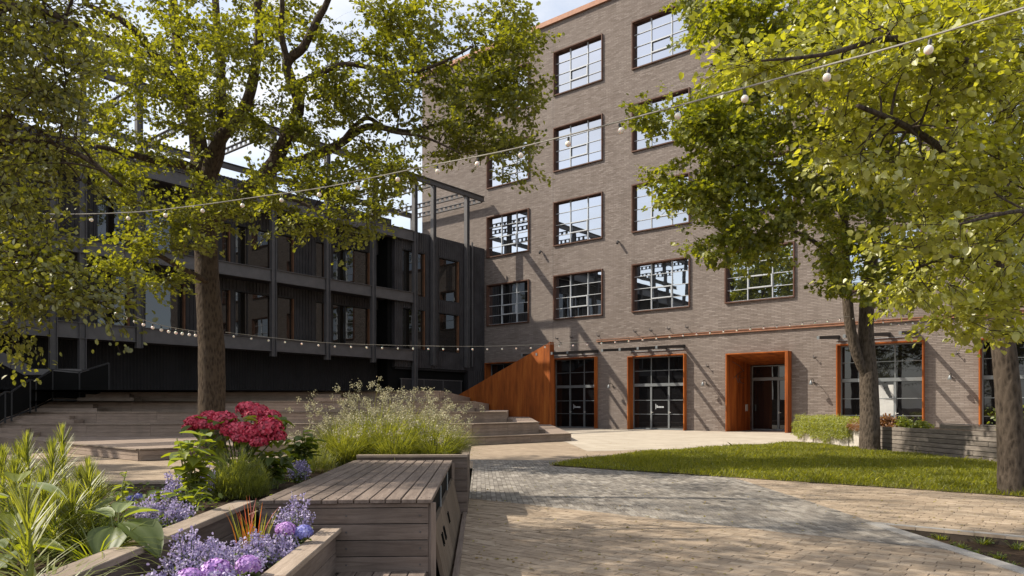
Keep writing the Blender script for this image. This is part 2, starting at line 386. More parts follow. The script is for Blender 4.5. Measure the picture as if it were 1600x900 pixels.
def pavers(root, zone, ang, lw, wd, mats, nsingle, jit=.0):
    zone = ccw(zone); ca, sa = math.cos(ang), math.sin(ang)
    loc = [(p[0]*ca+p[1]*sa, -p[0]*sa+p[1]*ca) for p in zone]
    x0, x1 = min(p[0] for p in loc), max(p[0] for p in loc); y0, y1 = min(p[1] for p in loc), max(p[1] for p in loc)
    gap = .003; full = []; rest = MB()
    full_me = MB().cbox(-lw/2+gap, lw/2-gap, -wd/2+gap, wd/2-gap, -.03, 0, .003).mesh('paver'); full_me.materials.append(mats[0])
    j = 0; y = math.floor(y0/wd)*wd
    rr = random.Random(5)
    while y < y1:
        x = math.floor(x0/lw)*lw - lw + (j%2)*lw/2 + rr.uniform(-.03,.03)
        while x < x1+lw:
            q = [(x+gap,y+gap),(x+lw-gap,y+gap),(x+lw-gap,y+wd-gap),(x+gap,y+wd-gap)]
            w = [(p[0]*ca-p[1]*sa, p[0]*sa+p[1]*ca) for p in q]
            c = clip_convex(w, zone)
            if c and len(c) >= 3:
                dz = rr.uniform(-.004,.003)
                inside = len(c) == 4 and max(abs(c[i][0]-w[i][0])+abs(c[i][1]-w[i][1]) for i in range(4)) < 1e-6
                cx, cy = x+lw/2, y+wd/2; wc = (cx*ca-cy*sa, cx*sa+cy*ca); pr = proj(wc)
                if inside and pr and -20 < pr[0] < 1620 and pr[1] < 915: full.append((pr[2], wc, dz, c))
                else: rest.prism(c, -.03, dz)
            x += lw
        y += wd; j += 1
    full.sort(key=lambda t: t[0])
    rw = wpos(root)
    for d, wc, dz, c in full[:nsingle]:
        o = link('paver', full_me, root, tuple(Vector((wc[0],wc[1],dz))-rw)); o.rotation_euler = (rr.uniform(-.006,.006), rr.uniform(-.006,.006), ang+rr.uniform(-.006,.006))
    for d, wc, dz, c in full[nsingle:]: rest.prism(c, -.03, dz)
    if rest.v: part('pavers', rest, mats[1], root, kind='stuff')
KX = -.17                       # edge of the paving along the garden boxes
def line_g(d): p = g(KX, d); return (p.x, p.y)
tip = (33.55,-30.75); down = lambda t: (tip[0]-FWD[0]*t, tip[1]-FWD[1]*t)
k1, k2, k3 = line_g(2.0), line_g(10.6), line_g(13.6)
# where the garden edge meets Y=-32
_a, _b = g(KX,2.0), g(KX,13.0); _t = (-32.0-_a.y)/(_b.y-_a.y); kk = _a.lerp(_b,_t)
tanz = [(kk.x, -32.0), (34.62, -32.0), down(6.0), (k1[0], k1[1])]
tan_front = sheet('brown_paving', [tanz], -.012, MT['paving joint'])
pavers(tan_front, tanz, 0.0, .28, .098, (MT['tan paver piece'], MT['tan paver']), 300)
gD = down(-5.65)
ga = math.atan2(g(0,1).y-g(0,0).y, g(0,1).x-g(0,0).x)
greyz = [(kk.x, -32.0), (34.42, -32.0), tip, gD, (25.0, YN), (k3[0]-2.6, k3[1]+1.5)]
_t = (YN-_a.y)/(_b.y-_a.y); kn = _a.lerp(_b,_t)
greyz = [(kk.x,-32.0),(34.42,-32.0),tip,(gD[0],YN),(kn.x,YN)]
grey = sheet('grey_paving', [greyz], -.012, MT['paving joint'])
pavers(grey, greyz, ga, .26, .075, (MT['grey paver piece'], MT['grey paver']), 300)
grey2 = [(24.6,YN),(25.5,YN),(25.4,-26.1),(23.4,-22.6),(19.4,-25.2),(19.3,-29.9),(24.0,-30.5)]
q1_, q2_ = cw(1.15,18.7), cw(-1.2,18.9)
greyz2 = [(kn.x,YN+.004),(25.5,YN+.004),(q1_.x,q1_.y),(q2_.x,q2_.y)]
grey_far = sheet('grey_paving', [greyz2], -.005, MT['paving joint'])
pavers(grey_far, greyz2, ga, .26, .075, (MT['grey paver piece'], MT['grey paver']), 0)
sheet('plaza', [[(24.5,-41),(g(-.3,2).x,-41),(g(-.3,2).x,g(-.3,2).y),(kn.x,YN),(24.5,YN)]], -.02, MT['tan paving'])
pathz = [tip, (46,-30.75), (46,YN), (gD[0],YN)]
path = sheet('brown_path', [pathz], -.012, MT['paving joint'])
pavers(path, pathz, 0.0, .28, .098, (MT['tan paver piece'], MT['tan paver']), 200)
# soil bed beside the paving, with a stone edge and a dark board
soilz = [tip, down(7), (46,-36), (46,-30.75)]
soil_bed = sheet('soil_bed', [soilz], -.10, MT['soil'])
part('kerb', MB().bar((tip[0]-.1,tip[1]+.05,-.006),(46,-30.70,-.006),.09,.03), MT['kerb stone'], soil_bed)
part('edging_board', MB().bar((tip[0]-.05,tip[1]+.03,-.07),(46,-30.72,-.07),.05,.096), MT['edging wood'], soil_bed)
e0 = Vector((*down(-.1),0)); e1_ = Vector((*down(6.5),0)); off = Vector((-RGT[0],-RGT[1],0))*.07
part('kerb', MB().bar(e0+off+Vector((0,0,-.05)), e1_+off+Vector((0,0,-.05)), .16, .115), MT['kerb stone'], soil_bed)
# lawn: gently domed turf
lawn_poly = [(25.45,-26.25),(24.7,-22.4),(25.0,-17.5),(26.3,-11.5),(28.3,-13.0),(31.0,-16.1),(33.7,-19.2),(38.5,-24.8),(40,YN),(34.5,-26.55),(30.6,-26.42),(27.9,-26.36)]
lp = ccw(lawn_poly)
def in_poly(x, y, P):
    c = False; n = len(P); j = n-1
    for i in range(n):
        if (P[i][1] > y) != (P[j][1] > y) and x < (P[j][0]-P[i][0])*(y-P[i][1])/(P[j][1]-P[i][1])+P[i][0]: c = not c
        j = i
    return c
def edge_dist(x, y, P):
    b = 9
    for i in range(len(P)):
        ax, ay = P[i]; bx, by = P[(i+1)%len(P)]; vx, vy = bx-ax, by-ay
        t = max(0, min(1, ((x-ax)*vx+(y-ay)*vy)/(vx*vx+vy*vy))); b = min(b, math.hypot(x-ax-t*vx, y-ay-t*vy))
    return b
def lawn_z(x, y): return .010+.07*(1-math.exp(-edge_dist(x,y,lp)/1.3)) + .02*math.sin(x*1.7)*math.sin(y*1.3)
bm = bmesh.new(); bm.faces.new([bm.verts.new((p[0],p[1],.0)) for p in lp])
bmesh.ops.triangulate(bm, faces=bm.faces[:])
for _ in range(5): bmesh.ops.subdivide_edges(bm, edges=[e for e in bm.edges if e.calc_length() > .7], cuts=1, use_grid_fill=True); bmesh.ops.triangulate(bm, faces=bm.faces[:])
for v in bm.verts: v.co.z = lawn_z(v.co.x, v.co.y)
me = bpy.data.meshes.new('lawn'); bm.to_mesh(me); bm.free()
lawn = link('lawn', me, None, (0,0,0), MT['lawn soil'], kind='structure', smooth=True)
P = []
while len(P) < 90000:
    x, y = random.uniform(24.5,39), random.uniform(-26.7,-11.5)
    d = (x-CX)*FWD[0]+(y-CY)*FWD[1]
    if random.random() > min(1, (15/d)**1.5) or not in_poly(x,y,lp): continue
    P.append((x,y,lawn_z(x,y)))
P = np.array(P); n = len(P); P[:,:2] += rng.normal(0,.05,(n,2))
h = rng.uniform(.025,.08,n)*(1+.45*np.sin(P[:,0]*2.1+np.sin(P[:,1]*3))*np.sin(P[:,1]*1.7+np.sin(P[:,0]*2.7)))*np.where(rng.random(n)<.05,1.7,1.0); a = rng.uniform(0,6.28,n); w = rng.uniform(.005,.010,n); ln = rng.normal(0,.5,(n,2))*h[:,None]
sd = np.stack([np.cos(a),np.sin(a),np.zeros(n)],1)*w[:,None]; mid = P+np.stack([ln[:,0]*.35,ln[:,1]*.35,h*.6],1); tp = P+np.stack([ln[:,0],ln[:,1],h],1)
V = np.stack([P-sd,P+sd,mid+sd*.8,tp,mid-sd*.8],1).reshape(-1,3); Fc = np.arange(n)[:,None]*5+np.array([[0,1,2,3,4]])
link('grass', np_mesh('grass', V, Fc), lawn, (0,0,0), MT['lawn blade'], kind='stuff')

Cw_ = []
while len(Cw_) < 3200:
    x, y = random.uniform(24.8,37), random.uniform(-26.4,-13)
    if in_poly(x,y,lp) and math.sin(x*1.3+2*math.sin(y))*math.sin(y*1.1+x*.4) > -.1: Cw_.append((x,y,lawn_z(x,y)+random.uniform(.02,.06)))
CLOVER = np.array(Cw_)

# ================================================================ BRICK BUILDING
BB = thing('brick_building', 'tall grey-brown brick building with rust framed windows and rust door portals', 'building', (15,0,0))
WX = [.27,6.30,12.37,18.45,24.52,30.6,36.7]; WW, WH = 3.92, 3.0; WZ = [7.3,12.27,17.3,22.45]
DOORS = [(.3,3.9,4.6),(6.15,9.82,4.66),(12.2,16.06,4.55),(24.56,28.55,4.62),(30.8,34.6,4.55),(36.9,40.7,4.55)]
PORT = (18.72,22.2,4.4)
opens = [(x,x+WW,z,z+WH) for x in WX for z in WZ]+[(a,b,0,h_) for a,b,h_ in DOORS]+[(PORT[0],PORT[1],0,PORT[2])]
xs = sorted(set([-6.6,46]+[o[0] for o in opens]+[o[1] for o in opens])); zs = sorted(set([0,27.5]+[o[2] for o in opens]+[o[3] for o in opens]))
mb = MB()
for i in range(len(xs)-1):
    for j in range(len(zs)-1):
        cx, cz = (xs[i]+xs[i+1])/2, (zs[j]+zs[j+1])/2
        if any(o[0] < cx < o[1] and o[2] < cz < o[3] for o in opens): continue
        mb.add([(xs[i],0,zs[j]),(xs[i+1],0,zs[j]),(xs[i+1],0,zs[j+1]),(xs[i],0,zs[j+1])], [(0,1,2,3)])
for a,b,z0,z1 in opens:
    D = .45 if a != PORT[0] or z0 > 0 else 3.45
    mb.add([(a,0,z0),(a,D,z0),(a,D,z1),(a,0,z1)], [(0,1,2,3)]); mb.add([(b,0,z0),(b,0,z1),(b,D,z1),(b,D,z0)], [(0,1,2,3)])
    mb.add([(a,0,z1),(a,D,z1),(b,D,z1),(b,0,z1)], [(0,1,2,3)]); mb.add([(a,0,z0),(b,0,z0),(b,D,z0),(a,D,z0)], [(0,1,2,3)])
mb.add([(-6.6,0,0),(-6.6,0,27.5),(-6.6,14,27.5),(-6.6,14,0)], [(0,1,2,3)]); mb.add([(46,0,0),(46,14,0),(46,14,27.5),(46,0,27.5)], [(0,1,2,3)])
mb.add([(-6.6,14,0),(-6.6,14,27.5),(46,14,27.5),(46,14,0)], [(0,1,2,3)]); mb.add([(-6.6,0,27.5),(46,0,27.5),(46,14,27.5),(-6.6,14,27.5)], [(0,1,2,3)])
part('wall', mb, MT['long brick'], BB, org=(15,0,0))
part('coping', MB().box(-6.75,46.1,-.16,.5,27.4,27.72), MT['copper flashing'], BB)
part('cornice_strip', MB().box(9.78,46,-.10,-.003,5.60,5.72).box(9.78,46,-.14,-.003,5.72,5.745), MT['copper flashing'], BB)
part('movement_joint', MB().box(6.22,6.235,-.004,.0,5.0,27.3).box(.14,.155,-.004,.0,12.2,27.3), MT['dark paint'], BB)
part('wall_core', MB().box(-6.3,18.0,.55,13.8,.05,27.3).box(22.6,45.8,.55,13.8,.05,27.3).box(18.0,22.6,3.5,13.8,.05,27.3).box(18.0,22.6,.55,3.5,4.6,27.3), MT['black interior'], BB)
# windows: surround, glazing bars, an opening sash, twelve panes each
CXF = [0,.315,.685,1.0]; RZF = [0,.235,.485,.755,1.0]
ins = .07; iw, ih = WW-2*ins, WH-2*ins
fr = MB().box(0,WW,-.11,.30,0,ins).box(0,WW,-.11,.30,WH-ins,WH).box(0,ins,-.11,.30,ins,WH-ins).box(WW-ins,WW,-.11,.30,ins,WH-ins).mesh('window'); fr.materials.append(MT['brown rust frame'])
bars = MB(); bw = .021
for c in CXF[1:3]: bars.box(ins+c*iw-bw, ins+c*iw+bw, .13,.2, ins, WH-ins)
for r in RZF[1:4]: bars.box(ins, ins+iw, .145,.195, ins+r*ih-.015, ins+r*ih+.015)
bars = bars.box(ins,ins+iw,.12,.2,ins,ins+.05).mesh('glazing_bars'); bars.materials.append(MT['white bar'])
a0, a1 = ins+CXF[1]*iw, ins+CXF[2]*iw; c0, c1 = ins+RZF[1]*ih, ins+RZF[2]*ih; q = .062
sash = MB().box(a0,a1,.09,.15,c0,c0+q).box(a0,a1,.09,.15,c1-q,c1).box(a0,a0+q,.09,.15,c0+q,c1-q).box(a1-q,a1,.09,.15,c0+q,c1-q).mesh('opening_sash'); sash.materials.append(MT['white bar'])
panes = []
for i in range(3):
    for j in range(4):
        x0, x1, z0, z1 = ins+CXF[i]*iw, ins+CXF[i+1]*iw, ins+RZF[j]*ih, ins+RZF[j+1]*ih
        m_ = MB().box(-(x1-x0)/2+.01,(x1-x0)/2-.01,-.008,.008,0.01,z1-z0-.01).mesh('pane'); m_.materials.append(MT['coated glass']); panes.append((m_, ((x0+x1)/2,.205,z0)))
for x in WX:
    for z in WZ:
        w_ = link('window', fr, BB, (x-15,0,z)); link('glazing_bars', bars, w_); link('opening_sash', sash, w_)
        for m_, l_ in panes:
            o = link('pane', m_, w_, l_); o.rotation_euler = (random.gauss(0,.0035), 0, random.gauss(0,.0035))
# tall glazed doors in rust portals
def glazing(dr, x0, x1, y, h_, zt, cols, up, low, W):
    def P(name, mb, m): return part(name, mb, m, dr)
    f = MB(); t = .06
    f.box(x0,x0+t,y-.05,y+.05,0,h_).box(x1-t,x1,y-.05,y+.05,0,h_).box(x0+t,x1-t,y-.05,y+.05,h_-t,h_).box(x0+t,x1-t,y-.05,y+.05,.0,.09).box(x0+t,x1-t,y-.09,y+.05,zt-.09,zt+.09)
    xs_ = [x0+t+(x1-x0-2*t)*i/cols for i in range(cols+1)]
    for x in xs_[1:-1]: f.box(x-.055,x+.055,y-.06,y+.05,.09,zt-.09); f.box(x-.025,x+.025,y-.04,y+.05,zt+.09,h_-t)
    zu = [zt+.09+(h_-t-zt-.09)*i/up for i in range(up+1)]; zl = [.09+(zt-.18)*i/low for i in range(low+1)]
    for z in zu[1:-1]: f.box(x0+t,x1-t,y-.035,y+.04,z-.02,z+.02)
    for z in zl[1:-1]: f.box(x0+t,x1-t,y-.035,y+.04,z-.02,z+.02)
    P('door_frame', f, MT['grey aluminium'])
    for zz in (zu, zl):
        for i in range(cols):
            for j in range(len(zz)-1): P('pane', MB().box(xs_[i]+.03,xs_[i+1]-.03,y+.0,y+.012,zz[j]+.015,zz[j+1]-.015), MT['door glass'])
    for s_i in range(1, cols):
        x = xs_[s_i]; P('handle', MB().box(x+.02,x+.17,y-.12,y-.10,1.05,1.08).box(x+.02,x+.05,y-.10,y-.06,.98,1.14), MT['pale metal'])
    return xs_
def ring(x0, x1, h_, y0, y1, t=.06):
    return MB().box(x0,x0+t,y0,y1,0,h_).box(x1-t,x1,y0,y1,0,h_).box(x0+t,x1-t,y0,y1,h_-t,h_)
for n_, (a,b,h_) in enumerate(DOORS):
    dr = part('door', ring(a,b,h_,-.33,.42), MT['weathered rust steel'], BB, org=(a,0,0))
    xx = glazing(dr, a+.06, b-.06, .36, h_-.06, 2.76, 3, 2, 3, None)
    if n_ in (1,2):      # small white print on the glass, too far off to read
        lg = MB(); X = (xx[1]+xx[2])/2-.32
        lg.box(X,X+.035,.352,.358,1.26,1.58)
        for k, w_ in enumerate((.07,.06,.07,.06,.07,.06)): lg.box(X+.07+k*.085,X+.07+k*.085+w_,.352,.358,1.34,1.44+(.06 if k == 0 else 0))
        part('door_lettering', lg, MT['white bar'], dr)
    if n_ == 3:          # creased sheet hanging behind the leaf
        sh_ = MB(); nx, nz = 14, 8
        for i in range(nx+1):
            for j in range(nz+1):
                u_, v_ = i/nx, j/nz; sh_.v.append((a+1.35+1.2*u_, .345-.03*math.sin(9*u_+5*v_)*v_, 1.0+1.5*v_-.35*math.sin(math.pi*u_)*(1-v_)))
        for i in range(nx):
            for j in range(nz): o_ = i*(nz+1)+j; sh_.f.append((o_,o_+nz+1,o_+nz+2,o_+1))
        part('plastic_sheet', sh_, MT['plastic sheet'], dr)
# deep entrance portal
a,b,h_ = PORT; hb = 3.95
pm = MB(); t = .06
pm.hexa([(a,-.6,0),(a+t,-.6,0),(a+t,3.1,0),(a,3.1,0),(a,-.6,h_),(a+t,-.6,h_),(a+t,3.1,hb),(a,3.1,hb)])
pm.box(b-.16,b,-.6,3.1,0,h_)
pm.hexa([(a+t,-.6,h_-t),(b-.16,-.6,h_-t),(b-.16,3.1,hb-t),(a+t,3.1,hb-t),(a+t,-.6,h_),(b-.16,-.6,h_),(b-.16,3.1,hb),(a+t,3.1,hb)])
pd = part('door', pm, MT['weathered rust steel'], BB, org=(a,0,0))
glazing(pd, a+.16, b-.16, 2.95, hb-.1, 3.05, 2, 1, 1, None)
part('door_post', MB().box(a+t+.003,a+.16,2.85,3.05,0,hb-.1), MT['brown rust frame'], pd)
inx = MB()      # intercom on the left cheek
inx.box(a+t+.002,a+t+.05,2.15,2.4,1.15,1.55); part('intercom', inx, MT['pale metal'], pd)
sg = MB()       # cut strokes on the left cheek
def stroke(pts, w=.05):
    for (y0,z0),(y1,z1) in zip(pts, pts[1:]): sg.bar((a+t+.006,y0,z0),(a+t+.006,y1,z1),.012,w,Vector((1,0,0)))
stroke([(.35,3.05),(1.1,3.35),(1.75,3.5)]); stroke([(.7,3.2),(.75,3.15),(1.05,2.8)])
stroke([(1.35,3.3),(1.15,3.05),(1.35,2.82),(1.9,2.78)]); stroke([(1.4,3.05),(1.95,3.15)]); stroke([(.2,3.98),(1.2,3.8),(1.9,3.5)], .04)
part('cut_lettering', sg, MT['black steel'], pd)
# canopies: four tapering arms over each door
for k, (x0,dn) in enumerate(((6.25,0),(12.33,0),(24.6,0),(30.75,0))):
    cp = part('canopy', MB().box(x0-.1,x0+3.75,-.05,-.003,4.82,4.85), MT['zinc roof'], BB)
    for i in range(4):
        x = x0+i*1.19; ar = MB()
        ar.hexa([(x-.06,-3.4,4.66),(x+.06,-3.4,4.66),(x+.06,-.002,4.91),(x-.06,-.002,4.91),(x-.06,-3.4,4.80),(x+.06,-3.4,4.80),(x+.06,-.002,5.10),(x-.06,-.002,5.10)])
        ao = part('arm', ar, MT['dark paint'], cp); 
        part('arm_cap', MB().box(x-.062,x+.062,-3.42,-3.402,4.65,4.81), MT['grey aluminium'], cp)
hk = [(12.6,6.08),(13.7,6.08),(14.9,6.1),(16.1,6.1),(6.6,6.02),(7.8,6.02),(9.9,6.0),(26.6,6.3),(27.3,6.25),(28.6,6.25),(17.4,3.75),(23.4,4.0),(29.9,3.9)]
for x,z in hk:
    part('hook', MB().bar((x,-.003,z),(x,-.22,z),.03,.03).bar((x,-.22,z-.03),(x,-.22,z+.12),.03,.03).bar((x-.08,-.02,z-.02),(x+.08,-.02,z+.06),.02,.02), MT['black steel'], BB)
# wall lamps between the doors
for u, v, w_ in ((951,604,'between the two glazed doors near the orange panel'),(1098,600,'left of the deep rust entrance portal'),(1267,598,'right of the deep rust entrance portal'),(1484,590,'beside the rust door behind the timber wall')):
    p = onY(u,v,-.55); z = p.z
    lo = thing('wall_lamp', 'white bell wall lamp on black arm '+w_, 'lamp', (p.x,0,z-.2), 'bell lamps along the brick wall')
    part('arm', MB().tube([(p.x,-.003,z+.02),(p.x,-.12,z+.16),(p.x,-.32,z+.22),(p.x,-.5,z+.18),(p.x,-.55,z+.10)],.016,6).lathe([(0,0),(.07,0),(.07,.03),(0,.03)],(p.x,-.04,z-.0)), MT['socket black'], lo)
    part('lamp_shade', MB().lathe([(.02,.12),(.035,.10),(.06,.03),(.105,-.09),(.095,-.10),(.05,.01),(0,.05)],(p.x,-.55,z),14), MT['grey aluminium'], lo, smooth=True)
for u, v, w_ in ((844,395,'small dark camera on the brick wall below the left window columns'),(965,380,'small dark camera on the brick wall between two window columns')):
    p = onY(u,v,-.2)
    co = thing('security_camera', w_, 'camera', (p.x,0,p.z-.1), 'wall cameras')
    part('bracket', MB().bar((p.x,-.003,p.z+.12),(p.x,-.2,p.z+.10),.05,.05), MT['dark paint'], co)
    part('housing', MB().bar((p.x-.02,-.12,p.z+.14),(p.x+.06,-.36,p.z-.06),.11,.11), MT['dark paint'], co)

# ================================================================ DARK BUILDING WITH STEEL FRAME
DB = thing('dark_building', 'black ribbed metal building with an open steel frame on its roof', 'building', (-5,-16,0))
FXp = .25
def steel(name, mb, mat='black steel'): return part(name, mb, MT[mat], DB)
def clad(name, X, y0, y1, z0, z1, holes, mat, pitch=.2, depth=.045, extra=None):
    """ribbed metal sheet facing +X with holes"""
    mb = MB(); ys = sorted(set([y0,y1]+[h[0] for h in holes]+[h[1] for h in holes])); zz = sorted(set([z0,z1]+[h[2] for h in holes]+[h[3] for h in holes]))
    for i in range(len(ys)-1):
        for j in range(len(zz)-1):
            cy, cz = (ys[i]+ys[i+1])/2, (zz[j]+zz[j+1])/2
            if any(h[0] < cy < h[1] and h[2] < cz < h[3] for h in holes): continue
            mb.add([(X,ys[i],zz[j]),(X,ys[i+1],zz[j]),(X,ys[i+1],zz[j+1]),(X,ys[i],zz[j+1])], [(0,1,2,3)])
    y = y0+pitch/2
    while y < y1-.03:
        segs = [(z0,z1)]
        for h in holes:
            if h[0]-.05 < y < h[1]+.05:
                ns = []
                for s0,s1 in segs:
                    if h[2] > s0: ns.append((s0,min(s1,h[2])))
                    if h[3] < s1: ns.append((max(s0,h[3]),s1))
                segs = [q_ for q_ in ns if q_[1]-q_[0] > .02]
        for s0,s1 in segs: mb.hexa([(X+.001,y-.045,s0),(X+depth,y-.025,s0),(X+depth,y+.025,s0),(X+.001,y+.045,s0),(X+.001,y-.045,s1),(X+depth,y-.025,s1),(X+depth,y+.025,s1),(X+.001,y+.045,s1)])
        y += pitch
    return part(name, mb, MT[mat], DB)
def dwin(y0, y1, z0, z1, X, mull=(), wood=True, name='window'):
    """dark framed window in a facade facing +X"""
    t = .07; r = .22
    fm = MB().box(X-r,X+.02,y0,y0+t,z0,z1).box(X-r,X+.02,y1-t,y1,z0,z1).box(X-r,X+.02,y0+t,y1-t,z0,z0+t).box(X-r,X+.02,y0+t,y1-t,z1-t,z1)
    for m_ in mull: fm.box(X-r+.02,X-r+.1,m_-.035,m_+.035,z0+t,z1-t)
    w_ = part(name, fm, MT['dark paint'], DB)
    ed = [y0+t]+list(mull)+[y1-t]
    for q0,q1 in zip(ed,ed[1:]):
        o_ = part('pane', MB().box(X-r+.045,X-r+.06,q0+.005,q1-.005,z0+t+.005,z1-t-.005), MT['dark facade glass'], w_)
    if wood: part('wood_reveal', MB().box(X-r+.061,X+.0,y1-t-.09,y1-t-.003,z0+t+.003,z1-t-.003), MT['wood reveal'], w_)
    return w_
yR = -8.6
hr = [(-4.75,-2.62,8.68,11.70),(-4.75,-2.62,5.15,7.90),(-8.05,-5.92,8.68,11.70),(-8.05,-5.92,5.15,7.90)]
clad('ribbed_cladding', 0, yR, -.005, 4.0, 13.0, hr, 'dark cladding')
clad('ribbed_cladding', 0, -1.75, -.005, 0.0, 4.0, [], 'dark cladding')
for h in hr: dwin(*h, 0.0)
# recessed left part
XL = -1.2
def yo(u): return onX(u,500,XL).y
up = [(-32.5,-31),(yo(150),yo(205)),(yo(225),yo(292)),(yo(345),yo(362)),(yo(366),yo(427)),(yo(432),yo(461)),(yo(492),yo(511)),(yo(519),yo(579)),(yo(585),yo(603))]
hu = [(a_,b_,8.95,11.35) for a_,b_ in up]; hl = [(a_,b_,5.18,7.75) for a_,b_ in up]
clad('ribbed_cladding', XL, -44, yR, 4.45, 12.9, hu+hl, 'dark cladding')
for h in hu+hl:
    m_ = ((h[0]+(h[1]-h[0])*.36),) if h[1]-h[0] > 2.2 else ()
    dwin(*h, XL, m_)
part('ribbed_cladding', MB().box(XL,0,yR-.05,yR,4.0,13.0), MT['dark cladding'], DB)
clad('parapet', -.35, -44, yR-.06, 12.9, 13.5, [], 'dark cladding')
steel('roof_slab', MB().box(-14,-.36,-44,yR-.06,12.6,13.3).box(-14,-.02,yR,-.01,12.6,12.95).box(-1.19,.08,-44,yR-.06,12.30,12.58), 'dark cladding')
steel('floor_slab', MB().box(-1.19,.06,-44,yR-.06,8.30,8.80).box(-1.19,.06,-44,yR-.06,4.5,5.05), 'dark cladding')
steel('soffit_light', MB().box(-.9,-.78,-22,-9.2,12.27,12.297), 'pale metal')
steel('building_core', MB().box(-14,XL-.3,-44,-9,2.0,12.6).box(-14,-.3,-9,-.02,0,12.6), 'black interior')
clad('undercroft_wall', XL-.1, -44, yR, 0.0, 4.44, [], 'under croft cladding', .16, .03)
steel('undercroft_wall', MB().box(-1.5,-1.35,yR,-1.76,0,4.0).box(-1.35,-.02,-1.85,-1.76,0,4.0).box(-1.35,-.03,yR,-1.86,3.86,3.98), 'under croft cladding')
# columns
for y, zb, zt_ in ((-2.15,4.2,16.3),(-5.45,4.2,16.3),(-7.15,0.0,16.3),(-10.65,4.15,16.3),(-14.05,4.15,16.3),(-17.6,4.15,16.3),(-21.1,4.15,16.3),(-24.7,4.15,18.0),(-27.15,2.0,18.0),(-28.3,2.0,13.0),(-31.8,2.0,18.0),(-35.4,2.0,18.0)):
    w_ = .14; tz = .022
    steel('column', MB().box(FXp-w_,FXp+w_,y-w_,y-w_+tz,zb,zt_).box(FXp-w_,FXp+w_,y+w_-tz,y+w_,zb,zt_).box(FXp-.03,FXp+.03,y-w_+tz,y+w_-tz,zb,zt_))
def ibeam(name, a, b, h_, w_=.24):
    a, b = Vector(a), Vector(b); u_ = Vector((0,0,1)); mb = MB(); t_ = .035
    mb.bar(a+u_*(h_/2-t_/2), b+u_*(h_/2-t_/2), w_, t_); mb.bar(a-u_*(h_/2-t_/2), b-u_*(h_/2-t_/2), w_, t_); mb.bar(a, b, .04, h_-2*t_-.004)
    return steel(name, mb)
cy = [-7.15,-10.65,-14.05,-17.6,-21.1,-24.7,-28.3,-31.8,-35.4,-44]
for y1_, y0_ in zip(cy, cy[1:]):
    for zc, hh in ((4.78,.66),(8.55,.62),(12.58,.62)):
        steel('beam', MB().box(FXp-.10,FXp+.02,y0_+.16,y1_-.16,zc-hh/2,zc+hh/2).box(FXp-.1,FXp+.11,y0_+.16,y1_-.16,zc+hh/2+.001,zc+hh/2+.03).box(FXp-.1,FXp+.11,y0_+.16,y1_-.16,zc-hh/2-.03,zc-hh/2-.001))
ibeam('roof_beam', (FXp,-44,16.5), (FXp,-.35,16.5), .36, .26)
ibeam('roof_beam', (-7.2,-44,16.5), (-7.2,-.35,16.5), .36, .24)
ibeam('roof_beam', (-3.4,-44,14.1), (-3.4,-7.2,14.1), .30, .2)
ibeam('roof_beam', (FXp,-44,17.35), (FXp,-22.5,17.35), .3, .26); ibeam('roof_beam', (FXp,-44,18.15), (FXp,-22.5,18.15), .26, .26)
for y in (-24.7,-27.15,-31.8): steel('brace', MB().bar((FXp,y,17.45),(FXp,y-1.2,18.05),.12,.12))
def castellated(y, x0, x1, z):
    mb = MB(); mb.bar((x0,y,z+.15),(x1,y,z+.15),.16,.045); mb.bar((x0,y,z-.15),(x1,y,z-.15),.16,.045)
    x = x0+.2
    while x < x1: mb.box(x-.11,x+.11,y-.012,y+.012,z-.128,z+.128); x += .48
    return steel('purlin', mb)
for y in (-.45,-2.3,-5.45,-7.15,-10.65,-14.05,-17.6,-21.1,-24.7,-28.3,-31.8,-35.4): castellated(y, -7.05, FXp-.14, 16.45)
for y in (-.5,-4.0,-7.15,-10.65,-14.05,-17.6,-21.1,-24.7,-28.3,-31.8): steel('post', MB().box(-7.32,-7.1,y-.11,y+.11,13.0,16.3)); 
for y in (-7.3,-9.2,-12.4,-15.8,-19.4,-22.9,-26.5): steel('post', MB().box(-3.5,-3.3,y-.1,y+.1,13.3,13.94))
steel('downpipe', MB().tube([(.12,-1.45,4.3),(.12,-1.45,13.2)],.06,8))
# low railing in the undercroft opening
rl = thing('undercroft_railing', 'low dark railing in the black opening under the ribbed building', 'railing', (.1,-5,2.03))
for y in (-2.6,-4.4,-6.2,-8.2): part('post', MB().box(.08,.14,y-.03,y+.03,2.03,3.2), MT['black steel'], rl)
part('rail', MB().box(.07,.15,-8.3,-2.5,3.2,3.26), MT['black steel'], rl)
for y0_,y1_ in ((-8.17,-6.23),(-6.17,-4.43),(-4.37,-2.63)): part('panel', MB().box(.10,.12,y0_,y1_,2.1,3.18), MT['dark paint'], rl)

